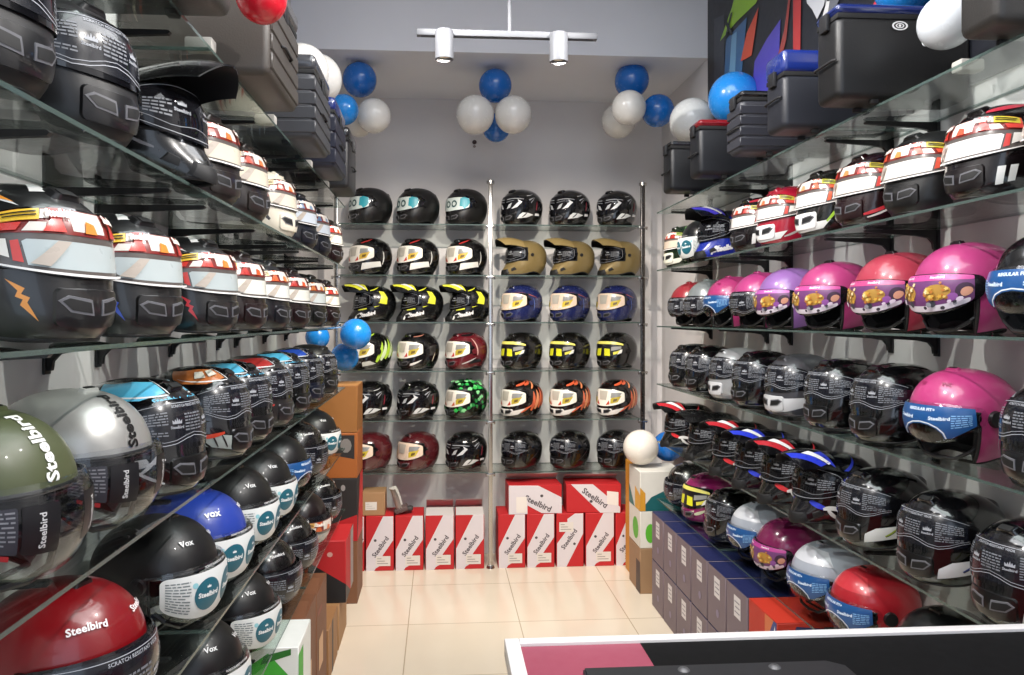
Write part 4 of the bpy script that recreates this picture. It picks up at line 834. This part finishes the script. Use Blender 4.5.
LC = [(1.38, 1.67, '#3c3a38', '#403d3a', 0, 'dark grey hard motorcycle case nearest the camera on left top shelf'), (2.03, 2.42, '#46413c', '#46413c', -4, 'large taupe grey motorcycle case behind red balloon, left top shelf'),
      (2.74, 3.10, '#393a3e', '#393a3e', 4, 'ribbed grey motorcycle case, third on left top shelf'), (3.26, 3.60, '#1f2130', '#1c2a66', 3, 'dark navy motorcycle case with blue lid on left top shelf'), (3.76, 4.08, '#1c1c1f', '#1c1c1f', 0, 'black motorcycle case farthest on left top shelf')]
for y0, y1, bc, lc, rb, lb in LC: top_case(-.835, -.445, y0, y1, 2.271, .315, bc, lc, lb, 'top cases on the left top shelf', 'L', rb, logo=False, lidh=.2)
RC = [(1.56, 1.69, '#2c2a28', '#2c2a28', 0, 'dark grey motorcycle case nearest camera, right top shelf', .34), (2.13, 2.26, '#131314', '#16245c', 0, 'black motorcycle case with thin blue lid and oval logo, right top shelf', .29), (2.48, 2.62, '#22242b', '#1a2c74', 0, 'grey motorcycle case with deep blue lid, third on right top shelf', .28),
      (2.84, 2.97, '#2f3037', '#101012', 4, 'ribbed grey motorcycle case with black lid on right top shelf', .25), (3.31, 3.45, '#14161b', '#7a121c', 0, 'black motorcycle case with red lid on right top shelf', .262), (3.73, 3.87, '#121316', '#121316', 0, 'black motorcycle case farthest on right top shelf', .263)]
for i, (y0, y1, bc, lc, rb, lb, h) in enumerate(RC):
    top_case(1.20 if i == 0 else 1.15, 1.56, y0, y1, 2.271, h, bc, lc, lb, 'top cases on the right top shelf', 'R', rb, logo=i in (1, 4), lidh=[.05, .13, .3, .14, .15, .12][i])
# white foam pads at glass joints of the top shelves
for i, y in enumerate([1.84, 2.30, 2.62, 3.22, 3.7]):
    b = MB(); b.box(-.032, .032, -.02, .02, 0, .03, mat('#a9a6a0', .8), .005); o = b.build('foam_block', loc=(-.565, y if i != 1 else 2.515, 2.272)); 
    if i == 2: bpy.data.objects.remove(o); continue
    tag(o, ['small white foam block nearest the camera on left top shelf', 'small white foam block between taupe and ribbed cases, left top shelf', '', 'small white foam block in front of navy case gap, left top shelf', 'small white foam block farthest along left top shelf'][i], 'foam block', 'foam blocks on the left top shelf')
b = MB(); b.box(-.032, .032, -.02, .02, 0, .03, mat('#a9a6a0', .8), .005); tag(b.build('foam_block', loc=(1.35, 1.86, 2.272)), 'small white foam block beside the near case, right top shelf', 'foam block')
# helmet seen over the near end of the left top shelf
helmet('cream', -.66, 1.12, 2.27, -24, 'alone at near end of left wall, top shelf', 'helmets on the left wall top shelf')

# ------------------------------------------------------------------ balloons
def balloon(px, py, rp, Y, col, label, s=1.12, tilt=1.3):
    xx = (px - 440) / 760; X = xx * Y / (1 - .068 * xx); Yp = Y + .068 * X; Z = 1.64 + (319 - py) / 760 * Yp; R = rp / 760 * Yp
    r = empty('balloon', (X, Y, Z)); r.rotation_euler = (tilt, 0, 0)
    b = MB(); pr = []
    for k in range(21):
        t = PI * k / 20; rr = R * math.sin(t); z = R * math.cos(t) * (1.0 if t < PI / 2 else 1.18); 
        if t > PI / 2: rr *= 1 - .12 * (math.sin((t - PI / 2)) ** 2) * (t - PI / 2)
        pr.append((max(rr, .0006), z))
    m = mat(col, .25, coat=.4); b.lathe(pr, m, 32); b.build('balloon_skin', r)
    b = MB(); zb = -R * 1.18; b.lathe([(.003, zb + .004), (.0035, zb - .004), (.011, zb - .014), (.009, zb - .016), (.001, zb - .006)], m, 12); b.build('knot', r)
    tag(r, label, 'balloon'); return r
BL, LB, WH = '#1566b8', '#1f86d8', '#e2e0da'
balloon(262, -2, 25, 1.86, '#d01a2c', 'red balloon on top of the left wall cases, at upper picture edge')
balloon(303, 71, 26, 3.38, WH, 'white balloon behind taupe case, left of its white twin')
balloon(318, 79, 24, 3.68, WH, 'white balloon just right of its white twin, by left cases')
balloon(360, 80, 17, 4.56, BL, 'dark blue balloon at top of left bulkhead cluster')
balloon(344, 110, 15, 4.34, LB, 'bright blue balloon low in left bulkhead cluster, above navy case')
balloon(374, 116, 17, 4.5, WH, 'white balloon right of bright blue one, left bulkhead cluster')
balloon(359, 123, 14, 4.74, '#d4d2cc', 'shaded white balloon at the back of left bulkhead cluster')
balloon(495, 86, 16.5, 4.60, BL, 'blue balloon on top of centre cluster')
balloon(475, 115, 19, 4.46, WH, 'white balloon left in centre cluster')
balloon(513, 115, 18.5, 4.46, WH, 'white balloon right in centre cluster')
balloon(496, 128, 14, 4.68, BL, 'blue balloon at bottom of centre cluster behind white pair')
balloon(631, 81, 17, 4.58, BL, 'blue balloon on top of right bulkhead cluster')
balloon(628, 108, 17, 4.42, WH, 'white balloon in the middle of right bulkhead cluster')
balloon(618, 121, 17, 4.74, '#d4d2cc', 'white balloon lowest and farthest left in right bulkhead cluster')
balloon(657, 111, 16, 4.52, BL, 'blue balloon at right of right bulkhead cluster')
balloon(691, 121, 22, 4.12, '#d8dad8', 'large white balloon above black case and red-lidded case')
balloon(733, 98, 25, 3.75, LB, 'large blue balloon in front of the wall poster, behind ribbed case')
balloon(905, -18, 30, 2.35, LB, 'blue balloon cut by upper picture edge, above right cases')
balloon(946, 21, 27, 1.95, '#d4dae0', 'white balloon between blue-lidded case and near right case')
balloon(356, 334, 15.5, 4.45, LB, 'blue balloon in front of yellow motocross helmets, left shelf end')
balloon(345, 357, 14, 4.62, LB, 'blue balloon just below the other at left shelf end')
balloon(318, 337, 12, 4.45, LB, 'blue balloon tucked between helmets, leftmost of the left shelf end trio')
balloon(640, 447, 17.5, 4.62, '#e6e0d6', 'white balloon by black helmets at right shelf end, on teal box')
balloon(667, 446, 15, 4.8, BL, 'blue balloon at right shelf end beside white one')

# ------------------------------------------------------------------ track light
tw = mat('#76787d', .5)
r = empty('track_light', (.33, 3.6, 3.72)); tag(r, 'white ceiling track with two cylinder spot heads in front of bulkhead', 'track light')
b = MB(); b.box(-.44, .42, -.018, .018, -.745, -.715, tw, .003); b.build('rail', r)
b = MB(); b.box(-.42, .40, -.008, .008, -.7475, -.7445, mat('#55575c', .5), .0005); b.build('rail_slot', r)
b = MB(); b.cyl((0, 0, 0), (0, 0, -.715), .009, .009, tw); b.build('hanging_rod', r)
for x in (-.31, .23):
    b = MB(); b.box(x - .03, x + .03, -.02, .02, -.775, -.745, tw, .004); b.build('adapter', r)
    b = MB(); b.lathe([(.001, .02), (.04, .02), (.043, .015), (.043, -.115), (.038, -.115), (.034, -.09), (.001, -.09)], tw, 28, Matrix.Translation((x, -.035, -.75)))
    hd = b.build('spot_head', r)
    b = MB(); b.cyl((x, -.035, -.848), (x, -.035, -.838), .033, .033, mat('#fff3d8', .3)); b.build('lens', hd)
# ceiling heads for the other spots (above the frame)
for i, (a, t, e, an) in enumerate(SPOTS):
    if abs(a[1] - 3.55) < .01: continue
    a = Vector(a); d = (Vector(t) - a).normalized(); r = empty('spotlight', (a.x, a.y, ZC))
    b = MB(); b.cyl((0, 0, 0), (0, 0, -.03), .05, .05, tw); b.cyl((0, 0, -.03), a - Vector((a.x, a.y, ZC)) - d * .16, .008, .008, tw, 10); b.build('mount', r)
    q = a - Vector((a.x, a.y, ZC)); b = MB(); b.cyl(q - d * .17, q - d * .03, .045, .045, tw, 24); b.build('spot_head', r)
    tag(r, 'white ceiling spotlight above the picture, %s' % ['near right side aimed left', 'near left side aimed right', 'middle right side aimed left', 'middle left side aimed right', 'far right side aimed left', 'far left side aimed right', '', '', 'over the aisle'][i], 'spotlight', 'ceiling spotlights')
b = MB(); b.lathe([(.001, .012), (.012, .010), (.016, 0), (.001, 0)], mat('#3a2422', .4), 16, Matrix.Translation((0, 0, 0)) @ Matrix.Rotation(PI / 2, 4, 'X'))
b.lathe([(.001, .004), (.008, .003), (.01, 0)], mat('#8a7f78', .4), 12, Matrix.Translation((0, 0, -.03)) @ Matrix.Rotation(PI / 2, 4, 'X'))
o = b.build('wall_sensor', loc=(.24, YB, hz(142, YB))); tag(o, 'small dark round sensor on back wall below centre balloons', 'sensor')

# ------------------------------------------------------------------ poster on the right wall
po = empty('wall_poster', (XR, 3.2, 2.3)); tag(po, 'large dark graphic wall poster with lime, blue and red shapes above right shelf', 'poster')
PX = XR - .012
def wp(px, py, off):
    Yp = XR * 760 / (px - 440); Y = Yp - .068 * XR; return Vector((PX - off - XR, Y - 3.2, hz(py, Y, XR) - 2.3))
b = MB(); b.box(-.011, -.0008, 1.75 - 3.2, 4.34 - 3.2, 2.33 - 2.3, 3.70 - 2.3, mat('#1b1d24', .4)); b.build('poster_panel', po, smooth=False)
for k, (c, pl) in enumerate([('#2f3440', [(715, 110), (715, 20), (725, 15), (726, 108)]), ('#8fc02a', [(721, 42), (733, 8), (738, -12), (764, -12), (757, 4), (738, 22)]), ('#35618f', [(724, 110), (727, 40), (748, 18), (744, 60), (741, 110)]),
     ('#6a9ac0', [(730, 80), (733, 36), (738, 32), (736, 82)]), ('#473fa0', [(752, 110), (756, 62), (768, 40), (782, 20), (780, 70), (770, 110)]), ('#c04a30', [(742, 62), (748, 34), (760, 8), (757, 30), (753, 56), (746, 60)]), ('#8a3a34', [(776, 70), (786, 30), (790, 0), (792, 0), (788, 40), (780, 72)]),
     ('#a83434', [(795, 60), (795, -12), (803, -12), (802, 60)]), ('#c9cbd0', [(806, -14), (830, -14), (826, 6), (819, 20), (814, 10), (809, 4)]), ('#6a6d75', [(832, -12), (846, -12), (836, 14), (830, 18)]), ('#c2353f', [(866, 20), (884, -8), (912, 8), (904, 16), (882, 20)]), ('#e0e0e0', [(824, 20), (829, 2), (832, 2), (829, 22)])]):
    b = MB(); b.poly([wp(x, y, .0008 + .0004 * k) for x, y in pl], mat(c, .35)); b.build('printed_shape', po, smooth=False)
b = MB(); text_on(b, 'X', .12, mat('#1b1d24', .4), lambda u, v: wp(730, 28, .006) + Vector((0, -u, v))); b.build('lettering', po)
b = MB(); b.box(-.0125, -.0008, 2.975 - 3.2 - .004, 2.975 - 3.2 + .004, .03, 1.4, mat('#a8a8aa', .4)); b.build('seam_strip', po)

# ------------------------------------------------------------------ cartons
def carton(x0, x1, y0, y1, z, h, col, label, group, rz=0, name='carton', flaps=None, rough=.6, side=None, front=None, top=None, cat='box', tilt=0):
    cx, cy = (x0 + x1) / 2, (y0 + y1) / 2; r = empty(name, (cx, cy, z), rz); tag(r, label, cat, group)
    w_, d = (x1 - x0) / 2, (y1 - y0) / 2; m = mat(col, rough, noise=.08, scale=25)
    b = MB(); b.box(-w_, w_, -d, d, 0, h, m, .003, 1); bo = b.build('box_body', r)
    if top: b = MB(); b.box(-w_ + .001, w_ - .001, -d + .001, d - .001, h, h + .0015, mat(top, rough)); b.build('box_top', r)
    if flaps:
        b = MB()
        for kx, an in flaps:
            t = math.radians(an); y0_ = -d if kx == 'f' else d; sg = 1 if kx == 'f' else -1; L = d * .95
            v = [(-w_ + .002, y0_, h), (w_ - .002, y0_, h), (w_ - .004, y0_ + sg * L * math.cos(t), h + L * math.sin(t)), (-w_ + .004, y0_ + sg * L * math.cos(t), h + L * math.sin(t))]
            v2 = [(a, c + sg * .001, e + .003) for a, c, e in v]
            b.add(v + v2, [(0, 1, 2, 3), (7, 6, 5, 4), (0, 4, 5, 1), (1, 5, 6, 2), (2, 6, 7, 3), (3, 7, 4, 0)], mat(flaps_col.get(col, col), rough))
        b.build('flap', r, smooth=False)
    if front:   # drawings on the face towards -Y
        b = MB()
        for k, it in enumerate(front):
            if it[0] == 'p': b.poly([(-w_ + x * 2 * w_, -d - .0006 - .0003 * k, y * h) for x, y in it[2]], mat(it[1], .5))
            else: text_on(b, it[2], it[3] * h, mat(it[1], .5), lambda u, v: (-w_ + it[4] * 2 * w_ + u, -d - .0006 - .0003 * k, it[5] * h + v), 0, 0, it[6], bold=.03, seg=9)
        b.build('printed_front', r, smooth=False)
    if side:    # drawings on the aisle face, (sign, items)
        sg, items = side; b = MB()
        for k, it in enumerate(items):
            if it[0] == 'p': b.poly([(sg * (w_ + .0006 + .0003 * k), (-d + x * 2 * d) , y * h) for x, y in it[2]], mat(it[1], .5))
            else: text_on(b, it[2], it[3] * h, mat(it[1], .5), lambda u, v: (sg * (w_ + .0006 + .0003 * k), -d + it[4] * 2 * d + sg * u, it[5] * h + v), 0, 0, it[6], bold=.03, seg=9)
        b.build('printed_side', r, smooth=False)
    return r
flaps_col = {'#bf2026': '#c9c3c0'}
RED = '#bf2026'
def lab(x0, x1, y0, y1):
    o = [('p', '#ddd6cf', [(x0, y0), (x1, y0), (x1, y1), (x0, y1)])]
    for k in range(3): yy = y0 + (y1 - y0) * (.22 + .25 * k); o.append(('p', '#8c8580', [(x0 + .05, yy), (x1 - .12 * (k + 1) + .04, yy), (x1 - .12 * (k + 1) + .04, yy + .012), (x0 + .05, yy + .012)]))
    return o
FR = [('p', '#d9d2d6', [(.02, 0), (.02, .38), (.62, 1), (.98, 1), (.98, .56), (.60, .28), (.60, .12), (.36, .05), (.30, 0)]), ('t', '#5a5358', 'Steelbird', .085, .52, .44, .95)] + [('p', '#4a4448', circ(.34, .56, .05, 12, .025))] + lab(.36, .88, .09, .27)
FR2 = [('p', '#d9d2d6', [(.02, 0), (.02, .44), (.40, .70), (.40, .9), (.68, 1), (.98, 1), (.98, .62), (.36, 0)]), ('t', '#5a5358', 'Steelbird', .085, .46, .52, .95)] + [('p', '#4a4448', circ(.66, .43, .05, 12, .025))] + lab(.10, .62, .66, .84)
def bx(px, Y): xx = (px - 440) / 760; return xx * Y / (1 - .068 * xx)
for i, (a, c) in enumerate([(345, 364.5), (366, 394), (395.5, 423.5), (425.5, 454), (455.5, 484)]):
    carton(bx(a, 4.985), bx(c, 4.985), 4.985, 5.22, 0, .355, RED, 'red and white helmet carton on floor, left bay, %s' % ['leftmost behind stacked boxes', 'second from left', 'third from left, in the middle', 'fourth from left', 'next to the centre upright'][i], 'red cartons below the left bay', front=FR, flaps=[('f', 12), ('b', 38)] if i > 2 else None)
for i, (a, c) in enumerate([(498, 525), (526.5, 554), (556, 583), (585, 613.5), (615, 637)]):
    carton(bx(a, 4.985), bx(c, 4.985), 4.985, 5.22, 0, .352, RED, 'red and white helmet carton on floor, right bay, %s' % ['next to the centre upright', 'second from left', 'third, print upside down', 'fourth from left', 'rightmost'][i], 'red cartons below the right bay', front=FR2 if i == 2 else FR)
FL = [('p', '#d9d2d6', [(0, 0), (0, 1), (.55, .98), (1, .55), (1, 0), (.62, .02), (.35, .3), (.35, 0)]), ('p', '#bf2026', [(.36, 0), (.60, 0), (.36, .22)]), ('t', '#5a5358', 'Steelbird', .2, .55, .36, -.45)] + [('p', '#4a4448', circ(.62, .62, .03, 12, .05)), ('p', '#e6dfd8', [(.14, .05), (.34, .05), (.34, .6), (.14, .6)])]
FL2 = [('p', '#d9d2d6', [(.08, 1), (.48, 1), (.98, .2), (.98, 0), (.62, 0)]), ('t', '#5a5358', 'Steelbird', .2, .52, .52, -.6), ('p', '#e6dfd8', [(.74, .3), (.95, .25), (.95, .72), (.74, .76)]), ('p', '#4a4448', circ(.45, .4, .03, 12, .05))]
carton(bx(508, 4.985), bx(561, 4.985), 4.99, 5.2, .353, .19, RED, 'red and white carton lying on top of row, left one in right bay', 'cartons lying on the row', front=FL, flaps=[('b', 30)], rz=.03)
carton(bx(567, 4.985), bx(621, 4.985), 4.99, 5.2, .353, .19, RED, 'red and white carton lying on top of row, right one in right bay', 'cartons lying on the row', front=FL2, flaps=[('b', 25)], rz=-.05)
carton(bx(362, 4.985), bx(385, 4.985), 5.0, 5.18, .356, .15, '#a8825c', 'small brown carton with white label on red cartons, left bay', None, front=lab(.15, .65, .25, .6) )
# folded white and grey knee guard on the red cartons
r = empty('knee_guard', (bx(398, 5.05), 5.06, .372)); tag(r, 'white and grey knee guard lying on red cartons beside brown carton', 'knee guard')
b = MB(); vs = []; 
for i in range(9):
    t = i / 8
    for j in range(7):
        s = -1 + 2 * j / 6; vs.append((-.06 + .05 * t + .055 * s * s * .6, s * .05, .15 * (1 - t) + .02 * math.sin(PI * t)))
fs = [(i * 7 + j, i * 7 + j + 1, (i + 1) * 7 + j + 1, (i + 1) * 7 + j) for i in range(8) for j in range(6)]
n = len(vs); b.add(vs + [(x + .012, y, z + .004) for x, y, z in vs], fs + [tuple(n + k for k in reversed(f)) for f in fs] + [(i, n + i, n + i + 1, i + 1) for i in range(6)] + [(48 + 8 + i, 48 + 8 + i + 1, n + 57 + i, n + 56 + i) for i in range(6)], mat('#cfcac2', .5)); b.build('shell_plate', r)
b = MB(); b.box(-.02, .07, -.05, .05, -.015, .02, mat('#5c4a48', .6), .01, 3, Matrix.Rotation(-.35, 4, 'Y')); b.box(.05, .10, -.03, .03, 0, .03, mat('#3a3838', .6), .012, 3); b.build('strap_pad', r)

# right floor: two layers of purple grey cartons with navy tops
GF = '#75676e'
def side_items(k):
    return (-1, [('p', '#d8d4d4', [(.30, .55), (.62, .55), (.62, .88), (.30, .88)]), ('p', '#85808a', [(.34, .62), (.58, .62), (.58, .64), (.34, .64)]), ('p', '#85808a', [(.34, .70), (.55, .70), (.55, .72), (.34, .72)]), ('p', '#85808a', [(.34, .78), (.58, .78), (.58, .80), (.34, .80)]), ('p', '#857a90', circ(.42, .3, .08, 10, .07))])
y = 4.30
i = 0
while y > 2.95:
    carton(1.215, 1.46, y - .222, y - .006, .268, .266, GF, 'purple-grey carton with navy top, upper layer on right floor, %s from far end' % (ORD[i] if i else 'first'), 'upper purple-grey cartons on the right', side=side_items(i), top='#1a2150', rough=.55)
    carton(1.215, 1.46, y - .222, y - .006, 0, .264, GF, 'purple-grey carton with navy top, floor layer on right, %s from far end' % (ORD[i] if i else 'first'), 'lower purple-grey cartons on the right', side=side_items(i), top='#1a2150', rough=.55)
    y -= .228; i += 1
ye = y
carton(1.215, 1.46, ye - .26, ye - .01, .268, .27, '#b8301e', 'red-orange carton with blue print at near end of right upper layer', None, top='#c2321e', side=(-1, [('p', '#c96a3a', [(0, 0), (.4, 0), (.4, 1), (0, 1)]), ('p', '#24387a', [(0, .5), (.3, .7), (.1, 1), (0, 1)]), ('p', '#dcdcdc', [(.02, .7), (.12, .8), (.05, .95)])]), front=[('p', '#1c2a5c', [(.1, .5), (.6, .4), (.9, .9), (.3, .95)])])
carton(1.215, 1.46, ye - .26, ye - .01, 0, .264, GF, 'purple-grey carton under the red-orange carton on right floor', 'lower purple-grey cartons on the right', side=side_items(0), top='#1a2150')
# far right corner stack
carton(1.19, 1.44, 4.46, 4.72, 0, .27, '#9a7a5a', 'brown carton at floor of far right corner stack', None, side=(-1, [('p', '#3a2a24', [(.0, 0), (.35, 0), (.35, .7), (0, .7)])]))
carton(1.19, 1.44, 4.46, 4.72, .272, .22, '#dcd9cf', 'white carton with green oval sticker, second in far right corner stack', None, front=[('p', '#58b030', circ(.25, .4, .12, 16, .26))], side=(-1, [('p', '#58b030', circ(.4, .45, .25, 16, .3))]))
carton(1.19, 1.46, 4.46, 4.72, .494, .235, '#d8d6ce', 'white and teal carton on top of far right corner stack', None, front=[('p', '#165a5e', [(0, 0), (1, 0), (1, .75), (.25, .35)]), ('p', '#c8902c', [(0, 0), (.12, 0), (.12, .45), (0, .6)])], side=(-1, [('p', '#d8a030', [(0, 0), (.45, 0), (.45, .55), (0, .4)]), ('p', '#27706a', [(.5, 0), (1, 0), (1, .5)])]))
carton(1.22, 1.325, 4.77, 4.94, 0, .72, '#c98a2a', 'tall narrow orange and red carton behind the white corner boxes', None, front=[('p', '#b8261e', [(0, .86), (.7, .86), (.7, 1), (0, 1)])])

# left floor cartons
def brown_side(): return (1, [('p', '#7a2f20', [(.08, .1), (.92, .1), (.92, .16), (.08, .16)]), ('p', '#7a2f20', [(.1, .8), (.5, .8), (.5, .84), (.1, .84)]), ('p', '#c9a07a', [(.2, .35), (.6, .35), (.6, .6), (.2, .6)])])
y = 2.05; i = 0
for (y0, h) in [(2.84, .53), (3.13, .52)]:
    carton(-.74, -.50, y0, y0 + .27, 0, h, '#74492f', 'tall brown carton on left floor, %s from camera' % ['second', 'third'][i], 'brown cartons on the left floor', side=brown_side(), front=[('p', '#7a2f20', [(.6, .1), (.66, .1), (.66, .9), (.6, .9)])], flaps=[('f', 10)])
    i += 1
carton(-.80, -.50, 3.46, 3.76, 0, .24, '#9a7048', 'low brown carton under the big red and black box', None, side=(1, [('p', '#2c2220', [(.35, 0), (.5, 0), (.5, 1), (.35, 1)])]))
carton(-.80, -.50, 3.80, 4.12, 0, .22, '#a27a50', 'low brown carton farthest on left floor', None)
carton(-.75, -.47, 3.84, 4.16, .222, .31, '#b81f24', 'big red and black box with round emblem on low brown cartons', None, front=[('p', '#1c1c1e', [(0, 0), (1, 0), (1, .30), (0, .85)]), ('p', '#cf9a90', circ(.72, .78, .05, 14, .04))], side=(1, [('p', '#8f8a86', [(.62, 0), (1, 0), (1, 1), (.62, 1)]), ('p', '#1c1c1e', [(0, 0), (.6, 0), (0, .3)])]))
carton(-.74, -.50, 2.56, 2.82, 0, .29, '#74492f', 'tall brown carton on left floor, under the white and green carton', 'brown cartons on the left floor', side=brown_side())
carton(-.72, -.47, 2.57, 2.81, .292, .255, '#e4e6e0', 'white and green carton at lower picture edge, left floor', None, front=[('p', '#3aa42c', [(.1, .1), (.9, .1), (.9, .6), (.6, .93), (.1, .6)]), ('p', '#1e6a1c', [(.5, .78), (.9, .9), (.9, .98), (.55, .9)]), ('p', '#c9763c', circ(.45, .2, .18, 14, .1))], side=(1, [('p', '#3aa42c', [(0, .1), (.35, .1), (.35, .9), (0, .9)])]))
# stack at far end of the left shelves
carton(-.80, -.475, 4.42, 4.72, 0, .36, '#7a5238', 'brown carton at the floor of far left corner stack', None)
carton(-.80, -.475, 4.42, 4.72, .362, .36, '#24201f', 'black and red box with small crest, second in far left stack', None, front=[('p', '#b02024', [(0, 0), (1, 0), (1, .42), (0, .1)]), ('p', '#8f8a88', circ(.75, .85, .04, 12, .05))], side=(1, [('p', '#c22a2c', [(0, 0), (1, 0), (1, 1), (.5, 1)])]))
carton(-.80, -.475, 4.42, 4.72, .724, .26, '#a05a24', 'orange box with dark picture panel, third in far left stack', None, front=[('p', '#2a2624', [(.62, .5), (.95, .42), (.95, .95), (.55, .95)]), ('p', '#7a7672', circ(.8, .72, .1, 10, .16))])
carton(-.80, -.475, 4.42, 4.72, .986, .27, '#93602c', 'orange-brown carton on top of far left stack', None, front=[('p', '#8a5018', [(.1, .4), (.3, .4), (.3, .55), (.1, .55)])], top='#b58048')

# ------------------------------------------------------------------ counter
r = empty('counter', (.118, .35, 0)); tag(r, 'white edged shop counter with black and crimson top in lower right', 'counter')
BP = mat('#070708', .8, noise=.1); BP.node_tree.nodes['Principled BSDF'].inputs['Specular IOR Level'].default_value = .15
W_ = 1.42; Dp = 1.045; wm = mat('#d6d3d2', .35)
b = MB(); b.box(.012, W_, 0, Dp - .01, .06, 1.018, mat('#b0393a', .4), .002); b.build('cabinet', r)
b = MB(); b.box(.03, W_, .02, Dp - .04, 0, .06, BLACK); b.build('plinth', r)
b = MB(); b.box(0, .027, 0, Dp, 1.018, 1.052, wm, .002); b.box(.027, W_, Dp - .024, Dp, 1.018, 1.052, wm, .002); b.build('edge_band', r)
b = MB(); b.box(.027, .248, 0, Dp - .024, 1.018, 1.046, mat('#8f3f52', .5), .0005); b.build('crimson_panel', r)
b = MB(); b.box(.248, W_, 0, Dp - .024, 1.018, 1.0465, BP, .0005); b.build('black_panel', r)
r = empty('equipment_case', (.44, 1.0, 1.0472)); tag(r, 'flat dark grey riveted case lying on the counter', 'case')
b = MB(); bm = bmesh.new()
pts = [(-.21, -.2), (.22, -.2), (.22, .195), (.195, .215), (-.21, .215)]
vs = [bm.verts.new((x, y, z)) for z in (0, .03) for x, y in pts]; n = 5
bm.faces.new(vs[:5][::-1]); bm.faces.new(vs[5:]); [bm.faces.new((vs[i], vs[(i + 1) % n], vs[n + (i + 1) % n], vs[n + i])) for i in range(n)]
bmesh.ops.bevel(bm, geom=bm.edges[:], offset=.003, segments=2, affect='EDGES'); b.addbm(bm, mat('#1d1e20', .45, noise=.2, scale=20)); b.build('case_body', r)
b = MB()
for x in (-.05, .10): b.lathe([(.001, .004), (.007, .003), (.010, 0)], mat('#5a5a5c', .5, metal=.5), 16, Matrix.Translation((x, .195, .03)))
b.build('rivet', r)
bpy.context.view_layer.update()
